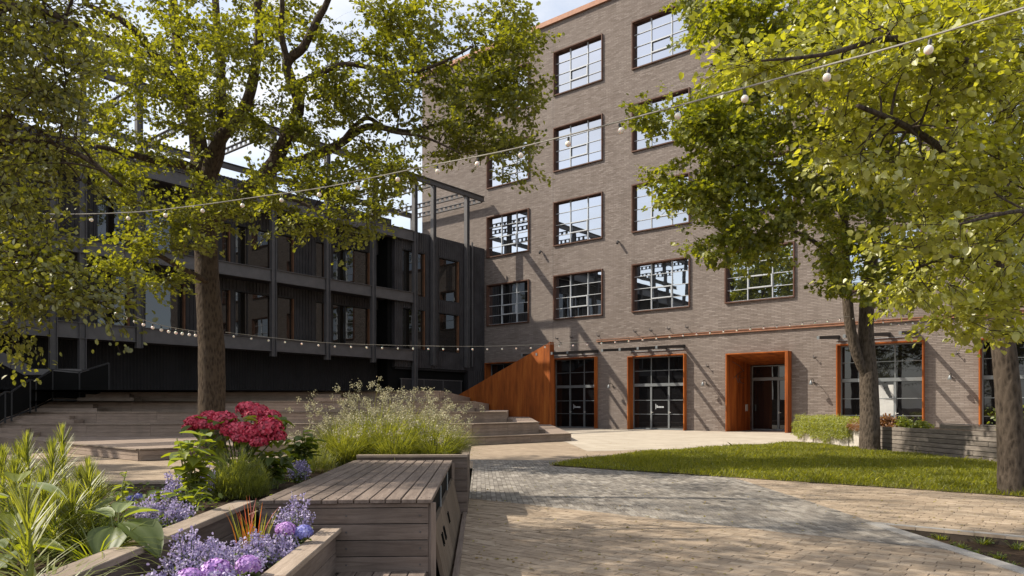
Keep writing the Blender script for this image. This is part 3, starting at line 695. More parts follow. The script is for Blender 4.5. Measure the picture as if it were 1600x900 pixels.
# ================================================================ STEPPED SEATING
SS = thing('stepped_seating', 'wide brown timber stepped seating below the black building', 'steps', (8,-20,0))
ZT = [.0,.30,.76,1.19,1.61,2.03]
def upto(E, Y): t_ = (Y-E[1])/FWD[1]; return (E[0]+FWD[0]*t_, Y)
YP = -3.45
def cline(k):      # front line of tier k (k>=2): left facet square to the view, right facet along Y
    d = 26.7+(k-2)*1.0; E = (18.5-1.02*(k-1), -15.46-.83*(k-1))
    l = cw(-25, d); A = (l.x,l.y)
    t_ = (E[0]-A[0])/RGT[0]; Bp = (E[0], A[1]+RGT[1]*t_)
    return A, Bp, E
m_t = MT['step wood']
for k in range(1,6):
    if k == 1: poly = [(9.5,-31.6),(16.5,-31.72),(18.5,-15.46),upto((18.5,-15.46),YP),(-1.25,YP),(-1.25,-31.6)]
    else:
        A,Bp,E = cline(k); poly = [A,Bp,E,upto(E,YP),(-1.25,YP),(-1.25,-36.0+.0*k),(A[0],-36.0)] if A[1] > -36 else [A,Bp,E,upto(E,YP),(-1.25,YP),(-1.25,A[1])]
    tr = part('tier', MB().prism(poly, ZT[k-1]+.001, ZT[k]-.045), m_t, SS)
    # nosing boards along the front, one per bay
    segs = [((9.5,-31.6),(16.5,-31.72)),((16.5,-31.72),(18.5,-15.46))] if k == 1 else [(A,Bp),(Bp,E)]
    cen = Vector((5,-14,0))
    top = MB().prism([(p[0],p[1]) for p in poly], ZT[k]-.044, ZT[k]); part('tread', top, m_t, SS)
    for p0,p1 in segs:
        p0, p1 = Vector((*p0,0)), Vector((*p1,0)); Ld = (p1-p0).length; n_ = max(1, round(Ld/2.4)); dv = (p1-p0)/n_
        out = Vector((dv.y,-dv.x,0)).normalized(); out = -out if out.dot(cen-p0) > 0 else out
        for i in range(n_):
            a_ = p0+dv*i+dv.normalized()*.004; b_ = p0+dv*(i+1)-dv.normalized()*.004
            hh = ZT[k]-.05-ZT[k-1]; nb = 3 if hh > .35 else 2
            for j in range(nb):
                z0 = ZT[k-1]+.004+hh*j/nb; z1 = ZT[k-1]+hh*(j+1)/nb-.006; zc = (z0+z1)/2
                part('board', MB().bar(a_+out*.0125+Vector((0,0,zc)), b_+out*.0125+Vector((0,0,zc)), .02, z1-z0), m_t, tr)
            part('board', MB().bar(a_+out*.02+Vector((0,0,ZT[k]-.010)), b_+out*.02+Vector((0,0,ZT[k]-.010)), .10, .034), MT['cap wood'], tr)  # lit highlight along each nosing is put into the paler wood
def substeps(k, x0, x1):
    rise = (ZT[k]-ZT[k-1])/3; d = 26.7+(k-2)
    for j in (1,2):
        q_ = [cw(x0,d-.03-.33*(3-j)),cw(x1+.35*(2-j),d-.03-.33*(3-j)),cw(x1+.35*(2-j),d-.035),cw(x0,d-.035)]
        part('step', MB().prism([(p.x,p.y) for p in q_], ZT[k-1]+.002+(rise*(j-1) if j == 2 else 0), ZT[k-1]+rise*j), m_t, SS)
for k,x0,x1 in ((2,-20.5,-17.6),(3,-19.0,-16.6),(4,-18.6,-16.3),(5,-17.3,-15.4),(5,-7.9,-6.9),(4,-7.6,-6.5),(3,-7.2,-6.1)): substeps(k,x0,x1)
for k in range(2,6):
    E = cline(k)[2]; rise = (ZT[k]-ZT[k-1])/3
    for j in (1,2):
        y0_ = E[1]+.02; q_ = [(E[0]-.95,y0_),(E[0]-.02-.0,y0_),(E[0]-.35*j+.0,y0_+.35*(3-j)+.5),(E[0]-.95,y0_+.5+.35*(3-j))]
        q_ = [(E[0]-.02,E[1]+.015),(E[0]+.66-.33*j,E[1]+.015),(E[0]+.66-.33*j-.4,E[1]+.5),(E[0]-.42,E[1]+.5)]
        part('step', MB().prism(q_, ZT[k-1]+.002+(rise*(j-1) if j == 2 else 0), ZT[k-1]+rise*j), m_t, SS)
# rust coloured triangular wall
pl = onY(706,624,-3.3)
RP = thing('rust_panel', 'large triangular orange rust steel wall beside the stepped seating', 'panel', (5,-3.3,0))
xr, zr, zl = 8.45, 5.43, pl.z; nP = 4
for i in range(nP):
    x0 = pl.x+(xr-pl.x)*i/nP+.006; x1 = pl.x+(xr-pl.x)*(i+1)/nP-.006; f = lambda x: zl+(zr-zl)*(x-pl.x)/(xr-pl.x)
    part('plate', MB().hexa([(x0,-3.4,0),(x1,-3.4,0),(x1,-3.3,0),(x0,-3.3,0),(x0,-3.4,f(x0)),(x1,-3.4,f(x1)),(x1,-3.3,f(x1)),(x0,-3.3,f(x0))]), MT['weathered rust steel'], RP)
part('edge_rib', MB().box(xr-.005,xr+.07,-3.42,-3.0,0,zr+.02), MT['weathered rust steel'], RP)
# railing at the far left stairs
SR = thing('stair_railing', 'dark mesh stair railing climbing beside the stepped seating', 'railing', tuple(at(90,640,28)))
RPTS = [((-60,658,25.6),(-60,700,25.6)),((8,612,26.6),(8,655,26.6)),((18,612,26.8),(18,652,26.8)),((47,593,27.6),(47,640,27.6)),((56,594,27.9),(56,637,27.9)),((82,577,28.8),(82,624,28.8)),((124,581,29.2),(124,626,29.2)),((170,567,29.9),(170,613,29.9))]
for (t0,b0),(t1,b1) in zip(RPTS, RPTS[1:]):
    T0,B0,T1,B1 = at(*t0),at(*b0),at(*t1),at(*b1)
    part('rail', MB().bar(T0,T1,.06,.05), MT['dark paint'], SR); part('rail', MB().bar(B0,B1,.05,.05), MT['dark paint'], SR)
    part('post', MB().bar(B0-Vector((0,0,.15)),T0,.05,.05), MT['dark paint'], SR)
    nrm = (T1-T0).cross(Vector((0,0,1))).normalized()*.008
    c_ = [B0+(T0-B0)*.06,B1+(T1-B1)*.06,T1-(T1-B1)*.05,T0-(T0-B0)*.05]
    part('panel', MB().hexa([c_[0]-nrm,c_[1]-nrm,c_[1]+nrm,c_[0]+nrm,c_[3]-nrm,c_[2]-nrm,c_[2]+nrm,c_[3]+nrm]), MT['black interior'], SR)
part('post', MB().bar(at(170,613,29.9)-Vector((0,0,.15)),at(170,567,29.9),.05,.05), MT['dark paint'], SR)
# dark stair flight behind the railing
SF = thing('stair_flight', 'dark steel stair flight behind the mesh railing', 'stairs', tuple(at(20,600,31)))
part('stringer', MB().bar(at(-60,528,30),at(45,580,31),.1,.45), MT['black steel'], SF)
part('landing', MB().bar(at(45,582,31),at(135,582,31.5),1.2,.25), MT['black steel'], SF)
# ================================================================ TIMBER GARDEN BOXES
def board(name, parent, a, b, w, h_, mat, c=.004):
    a, b = Vector(a), Vector(b); d = b-a; Ld = d.length
    x0, x1, y0, y1, z0, z1 = 0, Ld, -w/2, w/2, -h_/2, h_/2
    me = MB().cbox(x0,x1,y0,y1,z0,z1,min(c,w/4,h_/4)).mesh(name)
    o = link(name, me, parent, tuple(a-wpos(parent)), MT[mat]); o.rotation_euler = (0, -math.asin(max(-1,min(1,d.z/Ld))), math.atan2(d.y,d.x)); return o
bw_ = 'bench wood'
X0, X1, D0, D1, ZB = -1.585, -.345, 5.30, 9.2, .69
BN = thing('timber_bench', 'large weathered timber box bench with plank top beside the paving', 'bench', tuple(g(-.95,7,0)))
nb = 11; wv = (X1-X0)/nb
for i in range(nb):
    xc = X0+wv*(i+.5); board('top_board', BN, g(xc,D0-.02+random.uniform(-.004,.004),ZB-.014+random.uniform(-.002,.002)), g(xc,D1,ZB-.014+random.uniform(-.002,.002)), wv-.009, .028, bw_)
board('edge_board', BN, g(X0,D0+.012,ZB-.045), g(X1-.03,D0+.012,ZB-.045), .022, .030, bw_)
zz = ZB-.065
for i in range(6):
    board('front_plank', BN, g(X0,D0+.02+random.uniform(-.003,.003),zz-.0565), g(X1-.03,D0+.02+random.uniform(-.003,.003),zz-.0565), .028, .111, bw_); zz -= .118
board('corner_post', BN, g(X1-.012,D0+.03,.002), g(X1-.012,D0+.03,ZB-.03), .05, .05, bw_)
# side: open slot under the top, boards with cut letters below
for i in range(9):
    y0_ = D0+.08+i*.455; y1_ = min(D1, y0_+.447)
    xb = X1+.105; part('side_board', MB().hexa([g(xb-.03,y0_,.0),g(xb,y0_,.0),g(xb,y1_,.0),g(xb-.03,y1_,.0),g(X1-.025,y0_,.465),g(X1+.005,y0_,.465),g(X1+.005,y1_,.465),g(X1-.025,y1_,.465)]), MT['side wood'], BN)
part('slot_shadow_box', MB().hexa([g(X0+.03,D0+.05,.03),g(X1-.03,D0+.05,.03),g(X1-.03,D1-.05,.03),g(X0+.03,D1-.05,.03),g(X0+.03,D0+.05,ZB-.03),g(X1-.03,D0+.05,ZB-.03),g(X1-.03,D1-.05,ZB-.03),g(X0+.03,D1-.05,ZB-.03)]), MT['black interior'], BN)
for y in (6.5,7.8): board('slot_post', BN, g(X1-.01,y,.47), g(X1-.01,y,ZB-.03), .012, .02, 'grey aluminium')
board('end_post', BN, g(X1-.012,D1-.03,.002), g(X1-.012,D1-.03,ZB-.03), .05, .05, bw_)
lt = MB()
def gl(pts, w=.012):
    for (y0_,z0),(y1_,z1) in zip(pts,pts[1:]): lt.bar(g(X1+.0085+.1*(.465-z0)/.465,y0_,z0), g(X1+.0085+.1*(.465-z1)/.465,y1_,z1), .004, w, Vector((Rv.x,Rv.y,0)))
gl([(5.85,.24),(5.85,.34),(5.95,.24),(5.95,.34)]); gl([(6.15,.24),(6.15,.34),(6.25,.34),(6.25,.24),(6.15,.24)])
gl([(6.95,.25),(6.95,.35),(7.05,.25),(7.05,.35)])
part('cut_lettering', lt, MT['black interior'], BN)
# low front deck
DK = thing('timber_step', 'low timber deck step in front of the plank bench', 'step', tuple(g(-.7,4.7,0)))
for i in range(5):
    xc = -.95+.125*i; board('deck_board', DK, g(xc,3.9,.155), g(xc,D0-.01,.155), .118, .028, bw_)
for x in (-.95,-.45): board('bearer', DK, g(x,3.95,.07), g(x,D0-.03,.07), .05, .138, bw_)
# kerb between the bench and the paving
KB = thing('garden_edging', 'long timber edging between plank bench and brown paving', 'edging', tuple(g(-.22,7,0)))
board('edging_board', KB, g(-.195,2.2,.005), g(-.195,10.7,.005), .05, .05, bw_)
sheet('garden_soil', [[(g(-.34,2).x,g(-.34,2).y),(g(-.18,2).x,g(-.18,2).y),(g(-.18,12).x,g(-.18,12).y),(g(-.34,12).x,g(-.34,12).y)]], -.006, MT['soil'])
def planter(label, runs, rows, rh, top_w, mat=bw_):
    """runs: list of (a(g x,d), b(g x,d), z0); plank rows with a flat cap"""
    t_ = thing('timber_planter', label, 'planter', tuple(g(*runs[0][0],0)))
    for (a_,b_,n_) in runs:
        for r in range(n_):
            z_ = rh*(r+.5); board('plank', t_, g(*a_,z_), g(*b_,z_), .05, rh-.008, mat)
        z_ = rh*n_; L_ = math.hypot(b_[0]-a_[0], b_[1]-a_[1]); m_ = max(1, round(L_/1.9))
        for i in range(m_):
            p0 = (a_[0]+(b_[0]-a_[0])*i/m_, a_[1]+(b_[1]-a_[1])*i/m_); p1 = (a_[0]+(b_[0]-a_[0])*(i+1)/m_-.0, a_[1]+(b_[1]-a_[1])*(i+1)/m_-.004)
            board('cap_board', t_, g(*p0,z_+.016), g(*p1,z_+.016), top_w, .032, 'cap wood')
    return t_
planter('low timber planter of purple flowers in front of the plank bench', [((-1.065,2.3),(-1.065,D0-.0),3)], 3, .152, .135)
planter('higher timber retaining planter wall left of the purple flowers', [((-1.775,2.3),(-1.775,5.6),4)], 4, .154, .15)
planter('timber planter holding the pale grasses behind the plank bench', [((-1.55,9.26),(-.16,9.26),5),((-.19,9.3),(-.19,11.7),5),((-.2,11.7),(-2.9,11.7),4)], 5, .145, .10)
sheet('planter_soil', [[(g(-1.75,2.2).x,g(-1.75,2.2).y),(g(-1.09,2.2).x,g(-1.09,2.2).y),(g(-1.09,5.29).x,g(-1.09,5.29).y),(g(-1.75,5.29).x,g(-1.75,5.29).y)]], .40, MT['soil'])
def gq(*pts): return [(g(*p).x,g(*p).y) for p in pts]
sheet('planter_soil', [gq((-7,1.8),(-1.8,1.8),(-1.8,5.6),(-1.6,5.6),(-1.6,9.3),(-.22,9.3),(-.22,11.6),(-2.9,11.6),(-2.9,7.3),(-7,7.3))], .57, MT['soil'])
planter('timber planter wall at the far side of the flower bed', [((-7,7.35),(-2.9,7.35),4),((-2.95,7.3),(-2.95,11.7),4)], 4, .15, .1)
# timber wall on the lawn side
TW = thing('timber_wall', 'low grey timber board wall behind the two tree trunks on the lawn', 'wall', tuple(cw(11.6,19,0)))
def tw(d): return 11.50+(29-d)*.021
rows = 7; rh = .128
for r in range(rows):
    d_ = 14.0 + (r%3)*.6; top = 19.9 if r == rows-1 else 23.4
    cuts = [13.0, d_+1.2, d_+3.9, d_+6.4, top]
    cuts = sorted(c_ for c_ in cuts if c_ <= top)
    for q0,q1 in zip(cuts,cuts[1:]):
        if q1-q0 < .2: continue
        board('board', TW, cw(tw(q0)+random.uniform(-.006,.006),q0+.004,rh*(r+.5)), cw(tw(q1),q1-.004,rh*(r+.5)), .05, rh-.018, 'wall wood')
board('cap_board', TW, cw(tw(13)+.1,13,rh*7+.012), cw(tw(19.9)+.1,19.9,rh*7+.012), .26, .022, 'wall wood')
part('backing_board', MB().hexa([cw(tw(13)+.03,13,0),cw(tw(13)+.07,13,0),cw(tw(23.4)+.07,23.4,0),cw(tw(23.4)+.03,23.4,0),cw(tw(13)+.03,13,.75),cw(tw(13)+.07,13,.75),cw(tw(23.4)+.07,23.4,.75),cw(tw(23.4)+.03,23.4,.75)]), MT['edging wood'], TW)
sheet('raised_soil', [[(cw(tw(13)+.08,13).x,cw(tw(13)+.08,13).y),(cw(16,13).x,cw(16,13).y),(cw(16,29).x,cw(16,29).y),(cw(tw(29)+.08,29).x,cw(tw(29)+.08,29).y)]], .62, MT['soil'])
PB = thing('concrete_planter', 'pale concrete planter overhung by trailing green shrub on the lawn edge', 'planter', tuple(cw(11.5,26.5,0)))
for i in range(4):
    d0 = 23.5+i*1.4; part('block', MB().hexa([cw(tw(d0)-.1,d0+.01,0),cw(tw(d0)+1.2,d0+.01,0),cw(tw(d0)+1.2,d0+1.39,0),cw(tw(d0)-.1,d0+1.39,0),cw(tw(d0)-.1,d0+.01,.78),cw(tw(d0)+1.2,d0+.01,.78),cw(tw(d0)+1.2,d0+1.39,.78),cw(tw(d0)-.1,d0+1.39,.78)]), MT['concrete planter'], PB)

# ================================================================ LEAVES, TREES
def tmpl_fold(pts, fold):
    """half outlines -> two folded polygons sharing the midrib; pts right side from base to tip"""
    k = len(pts); v = [(0,0,0)]+[(x,y,abs(x)*fold) for x,y in pts]+[(0,1,0)]+[(-x,y,abs(x)*fold) for x,y in pts]
    return np.array(v, float), np.array([[0]+list(range(1,k+1))+[k+1], [0,k+1]+list(range(2*k+1,k+1,-1))])
T_OVAL = tmpl_fold([(.30,.30),(.27,.70)], .35)
T_OAK = tmpl_fold([(.14,.22),(.34,.40),(.22,.55),(.36,.72),(.14,.9)], .3)
T_MAPLE = tmpl_fold([(.42,.12),(.30,.36),(.55,.62),(.20,.66),(.14,.86)], .25)
T_HEART = tmpl_fold([(.22,-.08),(.44,.14),(.45,.42),(.28,.72),(.09,.92)], .22)
T_NARROW = tmpl_fold([(.09,.3),(.07,.7)], .3)
T_PETAL = tmpl_fold([(.36,.35),(.42,.75)], .2)
def unit(a): return a/np.maximum(np.linalg.norm(a,axis=1,keepdims=True),1e-9)
def leaf_frame(dirs, nrm):
    d = unit(dirs); n = nrm-d*np.sum(nrm*d,1,keepdims=True); n = unit(n); s = np.cross(d,n); return s, d, n
def leaf_mesh(name, C, dirs, nrm, size, tmpl):
    tv, tf = tmpl; s, d, n = leaf_frame(dirs, nrm); size = size[:,None,None]
    V = C[:,None,:] + size*(tv[None,:,0:1]*s[:,None,:]+tv[None,:,1:2]*d[:,None,:]+tv[None,:,2:3]*n[:,None,:])
    k = len(tv); F = (np.arange(len(C))[:,None,None]*k+tf[None]).reshape(-1, tf.shape[1])
    return np_mesh(name, V.reshape(-1,3), F)
def spline(pts, n=5):
    P = [Vector(p[:3]) for p in pts]; R = [p[3] for p in pts]; out = []; rr = []
    for i in range(len(P)-1):
        p0, p1, p2, p3 = P[max(i-1,0)], P[i], P[i+1], P[min(i+2,len(P)-1)]
        for k in range(n):
            t = k/n; out.append(.5*((2*p1)+(p2-p0)*t+(2*p0-5*p1+4*p2-p3)*t*t+(3*p1-p0-3*p2+p3)*t**3)); rr.append(R[i]+(R[i+1]-R[i])*t)
    return out+[P[-1]], rr+[R[-1]]
def clumps_px(spec, rnd, mult=1.0):
    out = []
    for cx, cy, rx, ry, d0, d1, n in spec:
        for _ in range(max(1,round(n*mult))):
            a, r = rnd.uniform(0,6.283), math.sqrt(rnd.random()); out.append(at(cx+rx*r*math.cos(a), cy+ry*r*math.sin(a), rnd.uniform(d0,d1)))
    return out
def clumps_dome(c, rad, n, rnd, keep):
    out = []
    while len(out) < n:
        v = Vector((rnd.gauss(0,1),rnd.gauss(0,1),rnd.gauss(0,1))).normalized()*(rnd.random()**.33)
        p = cw(c[0]+v.x*rad[0], c[1]+v.y*rad[1], c[2]+v.z*rad[2])
        if p.z > 2.5 and keep(p): out.append(p)
    return out
def off_frame(p, m=25):
    q = proj(p); return q is None or q[0] < -m or q[0] > 1600+m or q[1] < -m
def make_tree(name, label, limbs, clumps, leafmat, bark, lsize, tmpl, nleaf, R, seed, flat=.55, droop=.25, nsub=6, singles=0, smat=None, cat='tree', base_twig=.010):
    rnd = random.Random(seed); rg = np.random.default_rng(seed)
    b0 = limbs[0][0]; base = at(*b0[:3]); base.z = 0 if base.z < .4 else base.z
    root = thing(name, label, cat, tuple(base)); sk = []
    for i, lb in enumerate(limbs):
        P, rr = spline([(*at(u,v,d), r) for u,v,d,r in lb], 6)
        for j in range(1,len(P)-1): P[j] = P[j]+Vector((rnd.gauss(0,1),rnd.gauss(0,1),rnd.gauss(0,.5)))*rr[j]*(.012 if i == 0 else .05)
        if i == 0:      # root flare
            P[0].z = min(P[0].z, -.05); P = [P[0]]+[P[0]+(P[1]-P[0])*f for f in (.25,.55)]+P[1:]; rr = [rr[0]*1.5,rr[0]*1.18,rr[0]*1.03]+rr[1:]
        mb = MB().tube(P, rr, 14 if i == 0 else 10); part('trunk' if i == 0 else 'limb', mb, MT[bark], root, smooth=True)
        sk += [(p,r) for p,r in zip(P,rr)][(4 if i == 0 else 0):]
    SKp = np.array([tuple(p) for p,_ in sk]); SKr = np.array([r for _,r in sk])
    tw_ = MB(); C = []; Dv = []; Nv = []; added = []
    cl = sorted(clumps, key=lambda p: float(np.min(np.linalg.norm(SKp-np.array(p),axis=1))))
    pts = SKp.copy(); prad = SKr.copy()
    for p in cl:
        pa = np.array(p); dd = np.linalg.norm(pts-pa,axis=1)+.8*np.maximum(0,pts[:,2]-pa[2]); i = int(np.argmin(dd)); q = pts[i]; dist = float(np.linalg.norm(pa-q))
        if dist > .15:
            r0 = min(prad[i]*.6, base_twig+.012*dist); q_ = Vector(q)
            m1 = q_.lerp(p,.4)+Vector((rnd.gauss(0,.1),rnd.gauss(0,.1),.10))*dist*.6; m2 = q_.lerp(p,.75)+Vector((rnd.gauss(0,.08),rnd.gauss(0,.08),.05))*dist*.6
            P, rr = spline([(*q_,r0),(*m1,r0*.75),(*m2,r0*.5),(*p,max(.004,r0*.3))],3); tw_.tube(P,rr,5,False)
            if dist > .5:
                pts = np.vstack([pts,[tuple(x) for x in P[3:]]]); prad = np.concatenate([prad,rr[3:]])
        out = pa-q; out = out/max(np.linalg.norm(out),1e-6)
        n0 = rg.normal(0,.30,3)+np.array([0,0,1.0])-.25*out; n0 /= np.linalg.norm(n0)
        for _ in range(nsub):
            dv = rg.normal(0,1,3); dv -= n0*np.dot(dv,n0)*(1-flat*.6); dv = dv/np.linalg.norm(dv)+out*.45; Ls = R*rg.uniform(.55,1.3); e = pa+dv*Ls
            tw_.tube([p,p.lerp(Vector(e),.55)+Vector((0,0,.06*R)),Vector(e)],[.005,.0035,.002],4,False)
            m = max(3,int(nleaf/nsub)); t = rg.uniform(.25,1.05,m)[:,None]
            jt = rg.normal(0,.17*R,(m,3)); jt -= n0*(jt@n0)[:,None]*.65; c_ = pa+dv*Ls*t+jt
            C.append(c_); dl = dv/np.linalg.norm(dv)+rg.normal(0,.65,(m,3)); dl[:,2] -= droop; Dv.append(dl)
            nn = rg.normal(0,.34,(m,3))+n0; Nv.append(nn)
    C = np.vstack(C); Dv = np.vstack(Dv); Nv = np.vstack(Nv); S = lsize*rg.uniform(.5,1.3,len(C))
    part('twigs', tw_, MT[bark], root, smooth=True)
    if singles:
        rel = C-np.array([CX,CY,EYE]); d = rel[:,0]*FWD[0]+rel[:,1]*FWD[1]; u = 800+FPX*(rel[:,0]*RGT[0]+rel[:,1]*RGT[1])/np.maximum(d,.1); v = HOR-FPX*rel[:,2]/np.maximum(d,.1)
        ok = (d > 1) & (u > 0) & (u < 1600) & (v > 0) & (v < 900); score = np.where(ok, S/np.maximum(d,.1), 0); pick = np.argsort(-score)[:singles]
        tv, tf = tmpl; me = np_mesh('leaf', tv, tf); me.materials.append(MT[smat]); s, dd, n = leaf_frame(Dv, Nv); rw = np.array(wpos(root))
        for i in pick:
            o = bpy.data.objects.new('leaf', me); COL.objects.link(o); o.parent = root
            M = Matrix((s[i],dd[i],n[i])).transposed(); o.rotation_euler = M.to_euler(); o.location = tuple(C[i]-rw); o.scale = (S[i],)*3
        mask = np.ones(len(C),bool); mask[pick] = False; C, Dv, Nv, S = C[mask], Dv[mask], Nv[mask], S[mask]
    me = leaf_mesh('crown', C-np.array(tuple(base)), Dv, Nv, S, tmpl); link('crown', me, root, (0,0,0), MT[leafmat], kind='stuff')
    return root
rd = random.Random(21)
# --- the big oak rising behind the flower bed
D = 19.0
oak = [[(331,718,D,.36),(331,640,D,.335),(331,560,D,.33),(328,500,D,.315),(323,420,D,.29),(322,350,D,.29),(318,300,D,.27),(313,250,D+.1,.24),(306,200,D+.2,.2),(292,150,D+.4,.17),(280,80,D+.6,.14),(270,0,D+.8,.12),(262,-140,D+1,.07)],
 [(320,290,D,.2),(340,225,D-.2,.17),(372,185,D-.4,.155),(392,140,D-.6,.13),(404,60,D-.8,.11),(402,-40,D-1,.09),(410,-160,D-1,.05)],
 [(322,300,D+.2,.17),(344,230,D+.5,.14),(345,110,D+1,.12),(338,20,D+1.3,.10),(330,-120,D+1.5,.05)],
 [(326,345,D-.1,.24),(372,310,D-.7,.22),(418,270,D-1.2,.19),(447,215,D-1.5,.155),(467,165,D-1.7,.14),(452,118,D-1.8,.125),(450,96,D-1.9,.11),(473,75,D-2,.10),(493,38,D-2.1,.085),(520,-20,D-2.3,.06),(540,-120,D-2.5,.03)],
 [(450,98,D-1.9,.08),(440,55,D-2.1,.07),(441,0,D-2.3,.055),(436,-90,D-2.4,.03)],
 [(425,262,D-1.2,.13),(480,248,D-1.4,.115),(530,225,D-1.5,.10),(575,198,D-1.4,.08),(640,206,D-1.2,.06),(700,192,D-1,.045),(770,200,D-.8,.02)],
 [(462,132,D-1.8,.07),(500,115,D-2,.065),(545,100,D-2.2,.055),(620,115,D-2.3,.045),(680,102,D-2.4,.035),(740,72,D-2.5,.02)],
 [(530,226,D-1.5,.06),(570,185,D-1.8,.05),(610,205,D-2.2,.04),(665,215,D-2.6,.03),(720,240,D-2.8,.015)],
 [(313,275,D,.13),(290,258,D-.5,.12),(250,252,D-1.2,.10),(200,240,D-1.8,.07),(150,228,D-2.4,.04)],
 [(292,150,D+.4,.11),(232,75,D-.2,.10),(195,35,D-.6,.085),(130,5,D-1,.05)],
 [(324,440,D-.2,.08),(285,420,D-1.2,.07),(240,395,D-2.2,.05),(180,372,D-3,.03)],
 [(372,310,D-.7,.06),(440,305,D-2,.045),(500,330,D-2.8,.03),(560,345,D-3.2,.015)]]
spec = [(230,70,110,75,16.5,21.5,30),(330,60,110,80,16,22,26),(430,50,90,70,16,21,18),(180,150,80,70,16.5,20,20),(270,190,90,50,16.5,20.5,18),(350,130,60,60,16.5,21,12),
 (560,50,90,45,16,19,19),(660,60,80,55,16,19,20),(760,60,70,55,16,18.5,20),(790,40,40,50,16,18,8),(540,140,90,35,16,18.5,15),(640,135,80,35,16,18.5,14),(730,150,70,40,16,18.5,16),(790,150,38,60,16,18,10),(755,215,70,35,16,18,13),(800,245,28,32,16,17.5,6),(790,110,40,40,16,18,7),
 (480,170,60,40,16.5,19,9),(420,190,60,45,16.5,19.5,9),(520,200,80,25,16.5,18,8),(610,215,60,30,16,18,9),(690,225,50,25,16,18,6),(560,270,70,22,15.5,17.5,9),(640,265,40,20,15.5,17,5),
 (470,285,50,22,15.5,17.5,8),(530,310,50,22,15.3,16.5,9),(565,335,30,12,15.3,16.2,4),(430,325,22,28,15.5,17,4),(530,350,35,18,15.3,16.2,4),(440,350,25,10,15.5,16.5,2),(390,290,40,30,16,18,5),
 (230,265,70,25,16,18.5,10),(160,260,50,40,16,18,9),(220,330,80,26,15.5,17.5,5),(255,372,62,30,15.3,17,9),(190,420,36,28,15.3,16.8,5),(280,345,40,25,15.5,17.5,5),(270,435,45,14,15.5,16.5,4),(375,345,35,14,16,17.5,4),(330,315,30,18,17,18,3)]
cl = clumps_px(spec, rd)+clumps_dome((-7,19.5,14.8),(6.2,6.2,3.6),58,rd,off_frame)
make_tree('oak_tree', 'big spreading oak tree with dark forked trunk behind the flower bed', oak, cl, 'oak leaf', 'oak bark', .106, T_OAK, 138, .52, 3)
# --- the tree whose branches hang in from the left
lt_ = [[(-420,820,8.4,.26),(-400,600,8.4,.22),(-370,350,8.4,.19),(-330,100,8.4,.15),(-280,-150,8.3,.12),(-260,-500,8.2,.06)],
 [(-385,470,8.4,.10),(-250,440,8.2,.08),(-120,425,8.0,.06),(20,440,7.8,.04),(110,462,7.6,.02)],
 [(-370,350,8.4,.12),(-240,270,8.2,.09),(-100,220,8.0,.07),(20,215,7.8,.05),(120,240,7.5,.03),(190,290,7.3,.015)],
 [(-340,140,8.4,.10),(-200,60,8.0,.08),(-60,20,7.6,.06),(40,10,7.4,.04),(120,40,7.2,.02)],
 [(-300,-60,8.3,.08),(-120,-160,8.6,.06),(100,-220,8.8,.04),(300,-260,8.6,.02)]]
spec = [(40,70,75,80,6.8,8.8,30),(30,190,80,70,6.8,8.8,30),(35,290,65,50,6.8,8.6,14),(95,250,60,50,6.8,8.4,9),(20,370,40,40,6.8,8.4,7),(35,435,60,18,6.6,7.8,12),(105,455,50,10,6.6,7.4,7),(160,474,26,6,6.6,7,3),(10,475,30,18,6.6,7.8,4),(20,515,14,8,6.6,7.2,2),(70,380,30,20,6.8,7.8,3),(115,140,45,45,6.8,8.4,6),(90,20,50,20,6.8,8.2,6)]
cl = clumps_px(spec, rd, .8)+clumps_dome((-6.0,7.8,8.0),(4.2,1.65,4.4),230,rd,off_frame)
make_tree('hornbeam_tree', 'leafy branches of a tree hanging in beside the stair railing', lt_, cl, 'left tree leaf', 'oak bark', .058, T_OVAL, 150, .42, 4, droop=.45)
# --- maple on the lawn
D = 22.6
mp_ = [[(1359,705,D,.31),(1359,640,D,.28),(1357,590,D,.265),(1354,540,D,.235),(1353,500,D,.22),(1358,430,D,.20),(1370,350,D,.18),(1385,250,D,.18),(1395,120,D,.14),(1400,-40,D,.1),(1400,-220,D,.05)],
 [(1354,592,D-.05,.12),(1338,550,D-.1,.155),(1327,500,D-.1,.155),(1321,420,D-.1,.15),(1317,330,D-.2,.14),(1310,220,D-.3,.14),(1303,90,D-.4,.11),(1300,-40,D-.4,.08),(1290,-200,D-.4,.04)],
 [(1317,330,D-.2,.10),(1270,275,D-1,.08),(1210,255,D-1.6,.06),(1140,262,D-2.2,.045),(1080,285,D-2.6,.02)],
 [(1310,220,D-.3,.09),(1250,150,D-.8,.07),(1180,120,D-1.2,.05),(1110,100,D-1.6,.03)],
 [(1322,420,D-.1,.08),(1260,370,D-1.2,.06),(1190,350,D-2,.04),(1140,345,D-2.4,.02)],
 [(1303,90,D-.4,.08),(1240,30,D-.8,.06),(1150,-20,D-1.2,.04)],
 [(1385,250,D,.09),(1440,180,D+.6,.07),(1500,130,D+1,.04)]]
